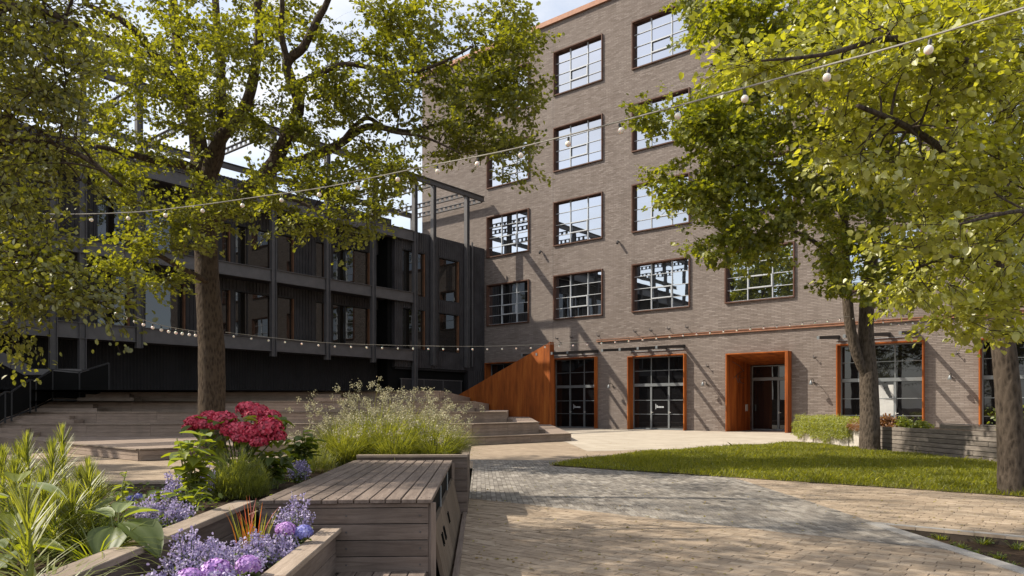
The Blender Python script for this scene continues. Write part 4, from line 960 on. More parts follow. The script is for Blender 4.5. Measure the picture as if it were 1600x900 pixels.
spec = [(1190,40,105,45,19,24,24),(1110,30,40,30,19,22,6),(1250,90,90,60,19,24,20),(1170,115,60,50,19,23,12),(1150,180,75,40,19,22,13),(1085,185,45,25,19,21,5),(1210,220,90,50,19,24,20),(1120,230,60,35,19,21.5,10),(1080,290,55,35,19.5,21.5,11),(1160,300,60,30,19.5,22,9),(1250,290,70,45,19,24,14),(1150,350,55,30,19.5,21.5,9),(1200,375,40,20,19.5,21.5,5),(1040,300,20,15,19.5,20.5,2),(1125,385,30,12,19.5,21,3),
 (1320,60,90,70,19,25,26),(1330,170,80,70,19,25,22),(1380,280,70,60,19.5,25,20),(1330,350,55,50,20,24,11),(1380,400,60,45,20,24,12),(1300,400,22,30,20,22,3),(1400,450,50,30,20,24,7),(1320,440,22,14,20.5,22,2),(1440,120,80,90,20,26,22),(1020,200,25,12,19.5,20.5,3),(1500,300,70,90,21,26,16)]
cl = clumps_px(spec, rd, 1.45)+clumps_dome((11,23,15.5),(6.0,5.5,4.5),60,rd,off_frame)
make_tree('maple_tree', 'dense maple tree with stout forked trunk in the middle of the lawn', mp_, cl, 'maple leaf', 'maple bark', .128, T_MAPLE, 155, .64, 5, droop=.5)
# --- a further tree outside the picture, left of the dark building; the lower panes mirror it
far_ = [[(-1842,746,14.1,.4),(-1842,250,14.1,.35),(-1840,-200,14.1,.28),(-1840,-600,14.1,.2),(-1840,-1000,14.1,.08)]]
cl = clumps_dome((-32.7,14.1,16.5),(6.4,6.0,6.8),290,rd,off_frame)
make_tree('ash_tree', 'broad leafy tree left of the black building', far_, cl, 'maple leaf', 'maple bark', .40, T_OVAL, 60, 1.1, 9)
# --- an unseen airy tree added at the left to dapple the paving
dapple_limbs = [[(-250,766,11.9,.2),(-250,400,11.9,.18),(-240,0,11.9,.15),(-230,-400,11.9,.1),(-220,-800,11.9,.04)]]
cl = clumps_dome((-8.6,12.0,11.5),(4.6,2.6,4.6),95,rd,lambda p: off_frame(p,60))
make_tree('dapple_tree', 'unseen airy tree added to dapple the paving with shade', dapple_limbs, cl, 'left tree leaf', 'maple bark', .075, T_OVAL, 70, .55, 10)
# --- linden at the right, its branches reaching towards the viewer
ln_ = [[(1582,772,11.4,.21),(1580,700,11.4,.19),(1574,600,11.4,.175),(1566,520,11.4,.165),(1562,430,11.3,.15),(1566,300,11.2,.13),(1575,150,11.1,.11),(1585,-20,11,.09),(1600,-300,11,.05)],
 [(1562,430,11.3,.07),(1540,330,10.2,.06),(1490,250,9,.05),(1420,200,7.8,.035),(1340,165,7.2,.02)],
 [(1566,300,11.2,.08),(1560,170,9.8,.065),(1500,90,8.6,.05),(1400,60,7.6,.035),(1290,85,7,.02),(1190,95,6.8,.01)],
 [(1575,150,11.1,.07),(1640,60,9.2,.055),(1620,-40,7.6,.04),(1500,-60,6.8,.02)],
 [(1564,470,11.3,.06),(1540,420,10.2,.045),(1490,400,9.2,.03),(1430,420,8.6,.015)],
 [(1566,350,11.2,.06),(1640,330,9.8,.045),(1660,330,8.2,.03),(1590,330,7,.02),(1500,350,6.4,.01)]]
spec = [(1560,60,70,70,7.2,10.9,26),(1470,60,70,60,7.2,10.4,22),(1400,45,60,40,7.2,9.9,13),(1340,95,60,30,7.4,9.4,10),(1260,110,55,20,7.4,8.9,12),(1195,95,38,14,7.4,8.6,7),(1420,130,70,40,7.2,9.9,14),(1370,185,55,35,7.4,9.9,10),(1500,160,80,60,7.2,10.4,22),(1570,180,50,80,7.2,10.9,18),(1400,240,60,25,7.4,9.4,8),(1345,235,25,16,7.4,8.8,3),(1480,260,60,45,7.2,10.4,13),(1560,300,55,60,7.2,10.9,18),(1490,345,45,25,7.2,9.9,7),(1550,400,60,40,7.4,10.9,14),(1480,420,45,30,7.8,10.4,7),(1425,452,40,18,8.0,10.0,4),(1400,440,22,18,8.0,9.4,2),(1560,470,50,40,8.0,10.9,11),(1510,490,40,20,8.0,10.4,5),(1575,520,30,22,8.0,10.4,4),(1450,395,40,18,7.6,9.4,4)]
cl = clumps_px(spec, rd, .95)+clumps_dome((9.0,10.5,8.8),(3.0,2.6,3.0),34,rd,off_frame)
make_tree('linden_tree', 'linden tree with slim trunk and bright heart shaped leaves at the lawn edge', ln_, cl, 'linden leaf', 'maple bark', .070, T_HEART, 98, .50, 6, flat=.3, nsub=5, droop=.7, singles=300, smat='linden leaf single')

# ================================================================ FESTOON LIGHTS
def festoon(label, pts, step, bulb_d, cable_r, group='festoon strings over the courtyard', drop=.02):
    P, _ = spline([(*at(u,v,d),1) for u,v,d in pts], 14)
    t_ = thing('festoon_lights', label, 'string lights', tuple(P[0]), group)
    part('cable', MB().tube(P, cable_r, 6, False), MT['cable'], t_)
    r = bulb_d/2; pr = [(0,-2*r)]+[(r*math.sin(a), -r-r*math.cos(a)) for a in [math.pi*k/8 for k in range(1,8)]]+[(r*.35,0)]
    bm_ = MB().lathe(pr,(0,0,0),12).mesh('bulb'); bm_.materials.append(MT['frosted bulb']); bm_.polygons.foreach_set('use_smooth',[True]*len(bm_.polygons))
    sm_ = MB().lathe([(0,.0),(r*.42,.0),(r*.42,bulb_d*.55),(.2*r,bulb_d*.7),(0,bulb_d*.7)],(0,0,0),8).mesh('socket'); sm_.materials.append(MT['socket black'])
    acc = step*.5; pw = wpos(t_)
    for a_, b_ in zip(P, P[1:]):
        L_ = (b_-a_).length
        while acc < L_:
            p = a_.lerp(b_, acc/L_); q_ = p-pw-Vector((0,0,bulb_d*.7+drop)); o = link('socket', sm_, t_, tuple(q_)); o.rotation_euler = (random.gauss(0,.12),random.gauss(0,.12),0); b2 = link('bulb', bm_, o); acc += step
        acc -= L_
    return t_
festoon('festoon cable with large white globe bulbs sweeping down across both buildings', [(1760,-35,4.8),(1600,12,5.2),(1400,72,5.9),(1200,127,6.7),(960,192,8.2),(800,233,9.4),(655,262,10.6),(510,292,11.6),(400,308,12.2),(300,322,12.6),(200,332,13),(60,334,13.4),(-80,322,13.8)], .80, .072, .009)
festoon('festoon cable running from the left branches down to the oak trunk', [(-30,372,10),(40,408,11.5),(90,433,12.6),(140,463,13.8),(215,496,15.6),(260,510,16.8),(310,518,18.55)], .36, .075, .007)
festoon('long festoon cable of tiny bulbs between oak trunk and maple trunk', [(352,519,18.6),(430,528,19),(520,536,19.4),(640,540,20),(757,541,20.6),(870,537,21),(1000,527,21.4),(1100,517,21.7),(1230,505,22),(1338,493,22.4)], .42, .055, .006)
festoon('short festoon cable of tiny bulbs right of the maple trunk', [(1362,495,22.3),(1400,503,21),(1440,497,19.5),(1490,480,17.5),(1560,440,14),(1572,430,11.6)], .42, .055, .006)
# ================================================================ GARDEN PLANTS
rp = np.random.default_rng(5)
def blades(B, az, Ln, wd, lean, droop, seg=4):
    """arching strips: B (n,3), az heading, Ln length, lean outward share, droop bend"""
    n = len(B); t = np.linspace(0,1,seg+1)
    hd = np.stack([np.cos(az),np.sin(az),np.zeros(n)],1); sd = np.stack([-np.sin(az),np.cos(az),np.zeros(n)],1)
    V = np.zeros((n,seg+1,2,3))
    for i, s in enumerate(t):
        hx = (lean*s+droop*s*s)*Ln; hz = Ln*(s*np.sqrt(np.maximum(0,1-lean**2))-droop*.75*s*s*s)
        p = B+hd*hx[:,None]+np.stack([np.zeros(n),np.zeros(n),hz],1); w = wd*(1-.93*s**2.2)*(.6+.4*min(1,s*4))
        V[:,i,0] = p-sd*w[:,None]; V[:,i,1] = p+sd*w[:,None]
    k = 2*(seg+1); idx = np.array([[2*i,2*i+1,2*i+3,2*i+2] for i in range(seg)])
    F = (np.arange(n)[:,None,None]*k+idx[None]).reshape(-1,4); tips = V[:,-1].mean(1)
    return V.reshape(-1,3), F, tips
def nmesh(name, V, F, mat, root, kind=None):
    me = np_mesh(name, V-np.array(tuple(wpos(root))), F); return link(name, me, root, (0,0,0), MT[mat], kind=kind)
def lmesh(name, C, Dv, Nv, S, tm, mat, root, kind=None):
    return link(name, leaf_mesh(name, C-np.array(tuple(wpos(root))), Dv, Nv, S, tm), root, (0,0,0), MT[mat], kind=kind)
def big_leaf(root, base, dirv, L_, W_, mat, curl=.35, name='leaf', nu=4, nv=7):
    """broad leaf with raised sides, drooping tip and wavy edge"""
    d = Vector(dirv).normalized(); s = d.cross(Vector((0,0,1))).normalized(); up = s.cross(d).normalized(); mb = MB(); ph = random.uniform(0,6)
    for j in range(nv+1):
        t = j/nv; wv = W_*math.sin(math.pi*min(1,t*.93+.05))**.75*(1-.25*t)
        for i in range(-nu,nu+1):
            q = i/nu; p = Vector(base)+d*(L_*t)+s*(q*wv)+up*(abs(q)*wv*.35-curl*L_*t*t+.02*W_*math.sin(7*t+ph+3*q)-.05*W_*math.cos(q*9)); mb.v.append(tuple(p))
    n_ = 2*nu+1
    for j in range(nv):
        for i in range(n_-1): o = j*n_+i; mb.f.append((o,o+1,o+n_+1,o+n_))
    return part(name, mb, MT[mat], root, org=tuple(base), smooth=True)
def soilz(u, d): return .57
def P0(u, d, z=.57): q = cw((u-800)/FPX*d, d, z); return q
# --- upright stems set with narrow leaves
def spike(u, d, htop, label, Ll=.20, nl=150, lean=(0,0), z0=.55):
    b = P0(u,d,z0); t_ = thing('lily_stem', label, 'plant', tuple(b), 'narrow leaved upright stems in the flower bed')
    top = Vector((b.x+lean[0],b.y+lean[1],htop)); mid = b.lerp(top,.5)+Vector((random.gauss(0,.01),random.gauss(0,.01),0))
    part('stem', MB().tube([b,mid,top],[.011,.010,.006],7), MT['fresh green leaf'], t_)
    t = rp.uniform(.12,1,nl)**.8; C = np.array(b)+(np.array(top)-np.array(b))*t[:,None]
    az = np.arange(nl)*2.4+rp.normal(0,.3,nl); Ls = Ll*(1.2-.7*t**3)*rp.uniform(.8,1.15,nl); lean_ = np.clip(.85-.65*t**3+rp.normal(0,.07,nl),.1,.95)
    V, F, _ = blades(C, az, Ls, np.full(nl,.0040), lean_, np.clip(.25-.25*t,0,1), 4); nmesh('leaves', V, F, 'spike leaf', t_, 'stuff')
tall = 'tall narrow-leaved green stem rising from the back of the flower bed'
for u,d,h_ in ((42,4.3,1.15),(82,4.2,1.11),(97,4.5,1.19),(138,4.1,1.00),(66,4.0,.95),(112,3.9,.89),(22,4.2,1.0),(4,4.5,1.06),(152,4.4,.90),(28,4.6,1.07),(125,4.3,.94),(85,3.8,.84)): spike(u,d,h_,tall,.165,230)
spike(42,2.75,.985,'big pale narrow-leaved stem leaning over the planter corner',.22,110)
# --- drooping grass tufts by the planter wall
def tuft(name, label, b, n, L0, L1, w, mat, lean=(.15,.75), droop=(.2,.7), spread=.06, tipmat=None, group=None, cat='grass'):
    t_ = thing(name, label, cat, tuple(b), group); az = rp.uniform(0,6.283,n); r = spread*np.sqrt(rp.uniform(0,1,n))
    B = np.array(b)+np.stack([r*np.cos(az),r*np.sin(az),np.zeros(n)],1)
    V, F, tips = blades(B, az+rp.normal(0,.5,n), rp.uniform(L0,L1,n), w*rp.uniform(.7,1.2,n), rp.uniform(*lean,n), rp.uniform(*droop,n), 5); nmesh('blades', V, F, mat, t_, 'stuff'); return t_, tips
tuft('grass_tuft', 'arching green grass tuft spilling over the higher planter wall', P0(150,3.7,.55), 130, .2,.42,.004,'fresh green leaf',(.3,.9),(.3,.9))
tuft('grass_tuft', 'pale arching grass tuft under the leaning stem at the planter corner', P0(75,2.9,.5), 110, .2,.42,.005,'spike leaf',(.3,.9),(.3,.9))
tuft('grass_tuft', 'dense low grass tuft under the tall narrow-leaved stems', P0(95,4.1,.55), 220, .2,.45,.005,'deep green leaf',(.1,.8),(.1,.6),.25)
# --- broad leaved plants
def broad(label, u, d, leaves, mat, z0=.57, cat='plant', zl=.12):
    b = P0(u,d,z0); t_ = thing('broad_leaf_plant', label, cat, tuple(b))
    for (az, el, L_, W_, hz, m_) in leaves:
        a = math.radians(az); dv = Rv*math.cos(a)*math.cos(math.radians(el))+Fv*math.sin(a)*math.cos(math.radians(el))+Vector((0,0,math.sin(math.radians(el))))
        q = b+Vector((0,0,hz))+Vector((dv.x,dv.y,0))*.04; part('stalk', MB().tube([b,b.lerp(q,.6)+Vector((0,0,.02)),q],[.006,.005,.004],5), MT['fresh green leaf'], t_); big_leaf(t_, q, dv, L_, W_, m_ or mat)
    return t_
broad('broad pale leaves beside the tall narrow stems', 25,3.9, [(-10,5,.26,.06,.36,'blue green leaf'),(200,10,.2,.06,.3,None),(120,25,.2,.07,.38,'fresh green leaf'),(-60,0,.2,.07,.22,None),(30,10,.2,.06,.2,None)], 'fresh green leaf')
broad('big yellow-green leaves low at the left of the bed', 12,3.5, [(10,15,.2,.09,.1,'fresh green leaf'),(80,30,.18,.08,.14,'fresh green leaf'),(-70,5,.2,.09,.08,None),(160,10,.2,.09,.1,None)], 'deep green leaf')
broad('large dark drooping leaf plant beside the lavender mound', 182,3.85, [(-25,-10,.30,.13,.17,'deep green leaf'),(-75,-15,.24,.11,.15,'deep green leaf'),(40,25,.16,.06,.2,'blue green leaf'),(160,20,.2,.07,.2,'blue green leaf'),(100,30,.16,.06,.22,'blue green leaf')], 'deep green leaf')
broad('silvery leaved plant among the dark leaves', 150,4.2, [(20,30,.18,.05,.16,None),(150,25,.18,.06,.14,None),(-40,10,.17,.06,.12,None),(90,40,.15,.05,.18,None),(-90,5,.15,.06,.1,None)], 'blue green leaf')
broad('broad green leaves behind the lavender mound', 225,5.2, [(10,10,.16,.06,.13,None),(60,20,.15,.06,.15,None),(140,15,.18,.06,.12,None),(200,10,.15,.06,.1,None),(-50,5,.15,.06,.1,None)], 'deep green leaf')
# --- leafy shrubs with many separate leaves
def leafy(name, label, u, d, h_, rad, nst, nlf, L_, mat, z0=.57, mat2=None, cat='shrub'):
    b = P0(u,d,z0); t_ = thing(name, label, cat, tuple(b))
    for k in range(nst):
        a = k*2.4+random.uniform(0,1); r = rad*math.sqrt(random.random()); hh = h_*random.uniform(.7,1.05)
        top = b+Vector((r*math.cos(a),r*math.sin(a),hh)); mid = b.lerp(top,.5)+Vector((random.gauss(0,.02),random.gauss(0,.02),.03))
        part('stem', MB().tube([b+Vector((r*.3*math.cos(a),r*.3*math.sin(a),0)),mid,top],[.007,.006,.004],5), MT['fresh green leaf'], t_)
        for j in range(nlf):
            t = .25+.75*(j+.5)/nlf; q = (b.lerp(mid,t*2) if t < .5 else mid.lerp(top,t*2-1)); az = j*2.3+k; el = random.uniform(-.3,.5)
            big_leaf(t_, q, (math.cos(az)*math.cos(el),math.sin(az)*math.cos(el),math.sin(el)), L_*random.uniform(.7,1.15), L_*.36*random.uniform(.8,1.1), random.choice((mat,mat,mat2 or mat)), .3, nu=2, nv=4)
    return t_
leafy('leafy_shrub', 'bright yellow-green leafy plant left of the crimson hydrangea', 302,5.6,.57,.19,9,7,.155,'fresh green leaf',mat2='blue green leaf')
leafy('leafy_shrub', 'small upright yellow-green sprout against the sunlit paving', 193,5.4,.30,.05,2,6,.08,'fresh green leaf',mat2='spike leaf')
leafy('leafy_shrub', 'pale leafy plant beside the crimson flowers and the grasses', 466,8.0,.52,.18,9,7,.16,'deep green leaf',mat2='blue green leaf')
leafy('leafy_shrub', 'low broad leaved plant at the left end of the plank bench', 290,5.0,.22,.12,5,5,.10,'deep green leaf',mat2='fresh green leaf')
leafy('leafy_shrub', 'dark leafy plant below the crimson hydrangea next to the bench', 425,7.0,.34,.18,8,6,.16,'deep green leaf')
# --- mophead flowers
def mophead(root, c, r, mat, n=210, flat=.8, jit=(.82,1.05)):
    v = unit(rp.normal(0,1,(n,3))); v[:,2] = np.where(v[:,2] < -.55, -v[:,2], v[:,2]); C = np.array(c)+v*r*rp.uniform(*jit,(n,1))*np.array([1,1,flat]); tn = unit(np.cross(v,rp.normal(0,1,(n,3))))
    Cc = np.vstack([C,C]); Dv = np.vstack([tn,-tn]); Nv = np.vstack([v,v])+rp.normal(0,.25,(2*n,3))
    return lmesh('flower_head', Cc, Dv, Nv, np.full(2*n,r*.30), T_PETAL, mat, root)
b = P0(372,7.0,.57); HY = thing('hydrangea', 'crimson red hydrangea bush in front of the oak trunk', 'shrub', tuple(b))
for u,v,d,r in ((306,660,7.0,.085),(328,652,7.1,.08),(350,656,6.9,.10),(388,640,7.3,.10),(404,643,7.3,.09),(424,650,7.2,.075),(362,672,6.8,.09),(380,671,6.8,.09),(398,676,6.7,.085),(421,668,6.7,.105),(405,690,6.7,.075),(374,684,6.75,.07),(432,682,6.75,.08),(318,664,6.9,.07),(341,664,6.85,.075),(395,650,7.2,.08),(412,660,6.9,.07),(390,684,6.7,.07),(296,668,7.0,.055)):
    c = at(u,v,d); part('stem', MB().tube([b+Vector((random.gauss(0,.05),random.gauss(0,.05),0)),b.lerp(c,.5)+Vector((0,0,.05)),c],[.008,.007,.005],5), MT['deep green leaf'], HY); mophead(HY, c, r*1.08, 'crimson petal', 300, .62, (.55,1.18))
for k in range(150):
    u = random.uniform(298,448); v = 652+random.random()**1.2*105; q = at(u,v,random.uniform(6.75,7.3)); az = random.uniform(0,6.28)
    big_leaf(HY, q, (math.cos(az),math.sin(az),random.uniform(-.5,.4)), random.uniform(.10,.16), random.uniform(.04,.06), random.choice(('deep green leaf','fresh green leaf','fresh green leaf','blue green leaf')), .35, nu=2, nv=4)
def small_hyd(label, u, v, d, r, mat):
    c = at(u,v,d); b = Vector((c.x,c.y,.40)); t_ = thing('hydrangea', label, 'flower', tuple(b)); part('stem', MB().tube([b,b.lerp(c,.5),c],[.006,.005,.004],5), MT['deep green leaf'], t_); mophead(t_, c, r, mat, 190)
    for k in range(9):
        a = k*2.4; big_leaf(t_, b+(c-b)*random.uniform(.3,.7), (math.cos(a),math.sin(a),.1), r*1.3, r*.45, 'deep green leaf', .3, nu=2, nv=4)
small_hyd('pink-mauve hydrangea head low among the catmint', 388,884,3.75,.062,'mauve petal')
small_hyd('violet hydrangea head beside the red tipped grass', 446,828,4.62,.060,'mauve petal')
small_hyd('blue hydrangea head at the planter corner by the bench', 474,832,4.66,.058,'blue petal')
small_hyd('pale pink hydrangea head at the front of the low planter', 338,892,3.55,.07,'mauve petal')
small_hyd('pale lilac hydrangea head at the near end of the low planter', 296,905,3.35,.06,'mauve petal')
bf = P0(208,4.9,.57); t_ = thing('blue_flower', 'small deep blue flower cluster above the lavender mound', 'flower', tuple(bf)); part('stem', MB().tube([bf,at(208,778,4.9)],[.005,.004],5), MT['deep green leaf'], t_); mophead(t_, at(204,780,4.9), .03, 'deep blue petal', 60); mophead(t_, at(216,776,4.92), .028, 'deep blue petal', 60)
# --- catmint: spikes of small mauve flowers
def catmint(label, u, d, z0, rad, hgt, nsp, nfl=60, fs=.0160, lean=.5):
    b = P0(u,d,z0); t_ = thing('catmint', label, 'flower', tuple(b), 'mauve catmint mounds'); C = []; Dv = []; Nv = []; LC = []; st = MB()
    for k in range(int(nsp*1.45)):
        a = random.uniform(0,6.28); r = rad*math.sqrt(random.random()); hh = hgt*random.uniform(.65,1.1)*(1-.35*(r/rad)**2); p0 = np.array(b)+np.array([r*.5*math.cos(a),r*.5*math.sin(a),0]); p1 = np.array(b)+np.array([r*math.cos(a)*(1+lean*.4),r*math.sin(a)*(1+lean*.4),hh])
        st.tube([Vector(p0),Vector(p1)],[.0028,.0018],4,False); t = rp.uniform(.35,1.03,nfl); w = .022*(1.15-.75*t); c = p0+(p1-p0)*t[:,None]+rp.normal(0,1,(nfl,3))*w[:,None]; C.append(c); dv = rp.normal(0,1,(nfl,3)); Dv.append(dv); Nv.append(rp.normal(0,1,(nfl,3)))
        m = 16; t = rp.uniform(.05,.6,m); LC.append(p0+(p1-p0)*t[:,None]+rp.normal(0,.02,(m,3)))
    C = np.vstack(C); part('stems', st, MT['deep green leaf'], t_); lmesh('florets', C, np.vstack(Dv), np.vstack(Nv), fs*rp.uniform(.7,1.2,len(C)), T_PETAL, 'catmint flower', t_, 'stuff')
    LC = np.vstack(LC); lmesh('leaves', LC, rp.normal(0,1,LC.shape), rp.normal(0,.6,LC.shape)+np.array([0,0,1]), rp.uniform(.018,.032,len(LC)), T_OVAL, 'blue green leaf', t_, 'stuff'); return t_
catmint('rounded lavender mound behind the planter wall', 252,4.75,.55,.17,.22,30)
catmint('mauve catmint spikes against the yellow-green plant', 268,5.2,.57,.06,.34,7)
catmint('mauve catmint at the far corner of the low planter by the bench', 458,5.0,.40,.11,.36,15)
catmint('mauve catmint mound around the red tipped grass', 405,4.35,.38,.17,.22,28)
catmint('mauve catmint mound in the middle of the low planter', 345,4.0,.38,.20,.24,32)
catmint('mauve catmint spikes leaning on the planter wall', 300,3.75,.38,.12,.33,20)
catmint('mauve catmint sprawling at the near end of the low planter', 318,3.45,.38,.17,.20,24)
catmint('sparse catmint spikes at the near corner of the planter wall', 240,3.2,.40,.10,.26,10)
catmint('mauve catmint in front of the crimson hydrangea leaves', 322,6.1,.57,.08,.3,9)
catmint('mauve catmint clump at the far left corner of the bench top', 465,7.6,.57,.12,.26,16)
catmint('pale catmint below the violet hydrangea heads', 430,4.55,.38,.12,.2,14)
# --- red tipped grass
t_, tips = tuft('red_grass', 'upright yellow-green grass with red tips in the low planter', P0(395,4.45,.40), 34, .22,.40,.0055,'yellow blade',(.02,.30),(0,.15),.06)
V, F, _ = blades(np.array(P0(395,4.45,.42))+rp.normal(0,.035,(16,3))*np.array([1,1,.2]), rp.uniform(0,6.28,16), rp.uniform(.25,.46,16), np.full(16,.006), rp.uniform(.03,.35,16), rp.uniform(0,.25,16), 5); nmesh('red_blades', V, F, 'red blade', t_, 'stuff')
# --- feathery bush
def feathery(label, u, d, z0, rx, h_, n, mat='woodrush blade', name='feathery_bush'):
    b = P0(u,d,z0); t_ = thing(name, label, 'shrub', tuple(b)); ph = rp.uniform(0,6.28,n); r = rx*np.sqrt(rp.uniform(0,1,n)); z = h_*(.75+.25*np.sin(ph*3+r*20))*rp.uniform(.05,.95,n)*np.sqrt(np.maximum(0.05,1-(r/rx)**2*.8))
    B = np.array(b)+np.stack([r*np.cos(ph),r*np.sin(ph),z],1); V, F, _ = blades(B, ph+rp.normal(0,1.5,n), rp.uniform(.04,.12,n), np.full(n,.0030), rp.uniform(.2,.98,n), rp.uniform(0,.3,n), 2); nmesh('foliage', V, F, mat, t_, 'stuff')
    part('stem', MB().tube([b,b+Vector((0,0,h_*.6))],[.012,.005],6), MT['deep green leaf'], t_); return t_
feathery('soft feathery green bush below the crimson hydrangea', 372,6.3,.57,.25,.42,6500,'soft leaf')
# --- pale flowering grasses behind the bench
def woodrush(label, u, d, n, L0, L1, nfl, spread=.18):
    b = P0(u,d,.57); t_ = thing('flowering_grass', label, 'grass', tuple(b), 'pale flowering grasses behind the bench'); az = rp.uniform(0,6.283,n); r = spread*np.sqrt(rp.uniform(0,1,n)); B = np.array(b)+np.stack([r*np.cos(az),r*np.sin(az),np.zeros(n)],1)
    V, F, _ = blades(B, az+rp.normal(0,.4,n), rp.uniform(L0,L1,n), .0045*rp.uniform(.6,1.2,n), rp.uniform(.05,.75,n), rp.uniform(.1,.7,n), 5); nmesh('blades', V, F, 'woodrush blade', t_, 'stuff')
    az = rp.uniform(0,6.283,nfl); V, F, tips = blades(np.array(b)+rp.normal(0,.06,(nfl,3))*np.array([1,1,.1]), az, rp.uniform(L1*.6,L1*1.28,nfl), np.full(nfl,.0022), rp.uniform(.05,.6,nfl), rp.uniform(.0,.25,nfl), 5); nmesh('flower_stalks', V, F, 'woodrush blade', t_, 'stuff')
    m = 26; C = np.repeat(tips,m,0)+rp.normal(0,.024,(nfl*m,3)); lmesh('flower_clusters', C, rp.normal(0,1,C.shape), rp.normal(0,1,C.shape), rp.uniform(.012,.026,len(C)), T_PETAL, 'woodrush flower', t_, 'stuff')
for u,d,L1 in ((525,10.2,.72),(560,10.6,.80),(600,10.3,.86),(632,10.8,.86),(665,10.4,.78),(695,10.7,.62),(585,11.2,.95),(648,11.3,.8),(540,9.8,.6),(615,9.8,.62),(680,9.9,.52)):
    woodrush('clump of pale flowering grass in the planter behind the plank bench', u,d,900,L1*.6,L1*1.15,36)
woodrush('sparse pale flower stalks between hydrangea and flowering grass', 470,9.6,90,.3,.5,14,.14)
feathery('low green filler plant left of the flowering grass', 490,8.8,.57,.26,.36,2600,'woodrush blade')
# --- ground cover in the beds (too fine to count)
def cover(name, poly, n, z, L_, mat, tm=T_OVAL):
    P_ = []; x0,x1 = min(p[0] for p in poly),max(p[0] for p in poly); y0,y1 = min(p[1] for p in poly),max(p[1] for p in poly)
    while len(P_) < n:
        x,y = random.uniform(x0,x1),random.uniform(y0,y1)
        if in_poly(x,y,poly): P_.append((x,y,z+abs(random.gauss(0,.025))))
    C = np.array(P_); me = leaf_mesh(name, C, rp.normal(0,1,C.shape)*np.array([1,1,.4]), rp.normal(0,.5,C.shape)+np.array([0,0,1]), L_*rp.uniform(.6,1.3,n), tm); link(name, me, None, (0,0,0), MT[mat], label='low small leaved ground cover filling the flower bed', cat='ground cover', kind='stuff')
cover('ground_cover', gq((-6.5,2.0),(-2.0,2.0),(-2.0,5.8),(-2.0,9.3),(-2.9,11.4),(-2.9,7.2),(-6.5,7.2)), 5200, .575, .045, 'deep green leaf')
cover('ground_cover', gq((-1.7,5.6),(-1.95,5.6),(-1.95,3.2),(-1.85,3.2),(-1.62,9.2),(-1.62,5.7)), 420, .58, .028, 'blue green leaf')
# --- climbing and trailing greenery at the lawn planter
def trailing(name, label, d0, d1, n, mat, hang=.74, top=.34, x0=-.25, x1=1.1):
    b = cw(tw((d0+d1)/2),(d0+d1)/2,.78); t_ = thing(name, label, 'shrub', tuple(b)); C = []; Dv = []
    for k in range(n):
        d = random.uniform(d0,d1); lump = .5+.5*math.sin(d*4.1)*math.sin(d*1.7+1)
        if random.random() < .48: x = random.uniform(x0,x1); z = .80+top*(.55+.45*lump)*random.random()*(1-.5*((x-x0)/(x1-x0)))+.06*random.random(); q = cw(tw(d)+x,d,z)
        else: z = .82-hang*(.5+.5*lump)*random.random()**1.2; q = cw(tw(d)-.13-.16*random.random(),d,z)
        C.append(tuple(q)); Dv.append((random.gauss(0,.5)-Rv.x*.3,random.gauss(0,.5)-Rv.y*.3,random.gauss(-.5,.5)))
    C = np.array(C); lmesh('foliage', C, np.array(Dv), rp.normal(0,.6,C.shape)+np.array([-.5,-.3,.8]), rp.uniform(.05,.12,n), T_NARROW, mat, t_, 'stuff')
    part('stems', MB().tube([cw(tw(d0)+.4,d0+.2,.79),cw(tw(d0)+.3,(d0+d1)/2,.95),cw(tw(d1)+.4,d1-.2,.8)],[.02,.03,.02],6), MT['maple bark'], t_); return t_
trailing('trailing_shrub', 'yellow-green trailing shrub spilling over the pale concrete planter', 24.6,29.2,15000,'thuja leaf')
trailing('trailing_shrub', 'small reddish shrub beside the trailing shrub behind the maple trunk', 23.7,24.7,1100,'reddish leaf',.2,.25)
for u,d,lab,m_ in ((1388,23.5,'small red-brown shrub just right of the maple trunk','reddish leaf'),(1428,22.0,'small yellow-green shrub behind the timber wall by the glazed door','fresh green leaf'),(1640,16.8,'green bush behind the timber wall beyond the linden trunk','fresh green leaf')):
    b = P0(u,d,.62); t_ = thing('garden_bush', lab, 'shrub', tuple(b)); n = 1300; v = unit(rp.normal(0,1,(n,3))); cc_ = rp.normal(0,1,(9,3))*np.array([.22,.22,.10]); C = np.array(b)+(cc_[rp.integers(0,9,n)]+rp.normal(0,.07,(n,3)))*(2.2 if d < 17 else 1)+np.array([0,0,.24]); lmesh('foliage', C, v+rp.normal(0,.5,C.shape), rp.normal(0,.6,C.shape)+np.array([0,0,1]), rp.uniform(.05,.10,n), T_OVAL, m_, t_, 'stuff'); part('stem', MB().tube([b,b+Vector((0,0,.4))],[.02,.01],6), MT['maple bark'], t_)
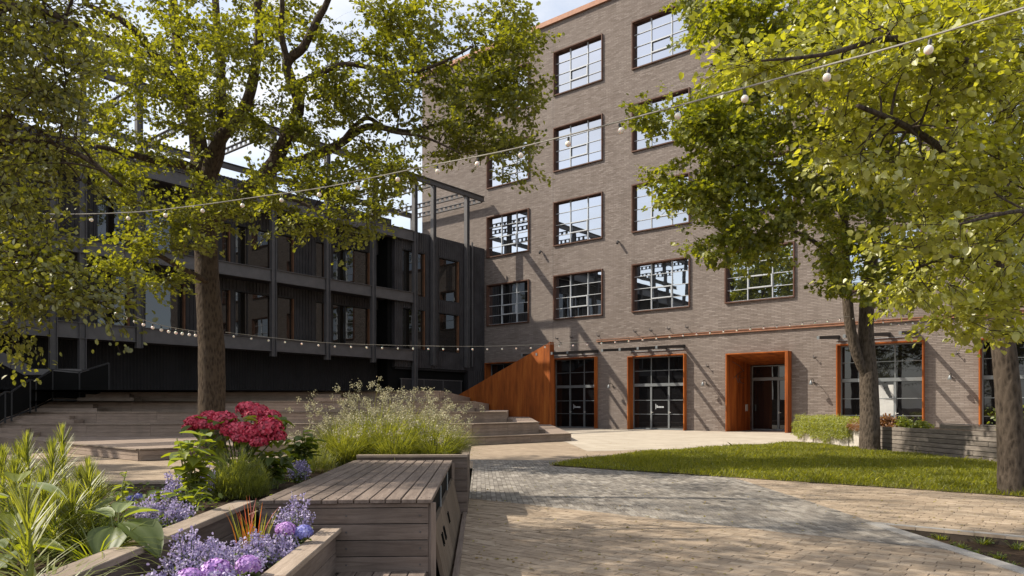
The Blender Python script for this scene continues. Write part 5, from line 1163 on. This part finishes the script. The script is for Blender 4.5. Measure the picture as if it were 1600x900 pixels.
# --- weeds in the sunken soil bed
for u,v,n,L_ in ((1428,835,26,.09),(1470,843,40,.11),(1492,838,30,.12),(1536,850,34,.13),(1500,856,40,.10),(1450,852,26,.08),(1560,872,30,.09),(1590,858,36,.13),(1575,885,26,.08),(1520,866,30,.09)):
    p = gp(u,v,-.1); b = Vector((p.x,p.y,-.105)); t_, _ = tuft('weed', 'small green weed tuft in the sunken soil bed beside the paving', b, n, L_*.5, L_, .005, 'fresh green leaf', (.2,.85),(.1,.5),.05, group='weeds in the soil bed', cat='weed')
    C = np.array(b)+rp.normal(0,.05,(24,3))*np.array([1,1,.3])+np.array([0,0,.03]); lmesh('leaves', C, rp.normal(0,1,C.shape)*np.array([1,1,.3]), rp.normal(0,.4,C.shape)+np.array([0,0,1]), rp.uniform(.025,.045,24), T_OVAL, 'deep green leaf', t_)

# --- fallen leaves on the paving and lawn (too many to count), screws in the bench boards
n = 900; C = []
while len(C) < n:
    u, v = random.uniform(560,1620), 690+random.random()**1.3*215; p = gp(u,v)
    onl = in_poly(p.x,p.y,lp)
    if p.y < -31 and p.x > 33.2: continue
    if proj((p.x,p.y))[0] < 735+max(0,(770-v))*.0: continue
    C.append((p.x,p.y,(lawn_z(p.x,p.y)+.05) if onl else .006))
C = np.array(C); me = leaf_mesh('fallen_leaves', C, rp.normal(0,1,C.shape)*np.array([1,1,.12]), rp.normal(0,.25,C.shape)+np.array([0,0,1]), rp.uniform(.015,.045,n), T_OVAL)
link('fallen_leaves', me, None, (0,0,0), MT['dry leaf'], label='scattered small dry leaves on the paving and lawn', cat='leaf litter', kind='stuff')
sc_ = MB()
for i in range(nb):
    xc = X0+wv*(i+.5)
    for y in (D0+.06, D0+1.0, D0+1.95, D0+2.9, D1-.06):
        for sx in (-.03,.03):
            q = g(xc+sx,y,ZB+.0025); sc_.lathe([(0,.0),(.0055,.0),(.006,-.002)],(q.x,q.y,q.z),6)
z_ = ZB-.065
for i in range(6):
    for x in (X0+.06,(X0+X1)/2,X1-.09):
        q = g(x,D0+.004,z_-.0565); sc_.bar(q, q-Fv*.004, .010, .010)
    z_ -= .118
part('screws', sc_, MT['black steel'], BN, kind='stuff')

me = leaf_mesh('clover', CLOVER, rp.normal(0,1,CLOVER.shape)*np.array([1,1,.3]), rp.normal(0,.4,CLOVER.shape)+np.array([0,0,1]), rp.uniform(.02,.05,len(CLOVER)), T_OVAL)
link('clover', me, lawn, (0,0,0), MT['fresh green leaf'], kind='stuff')
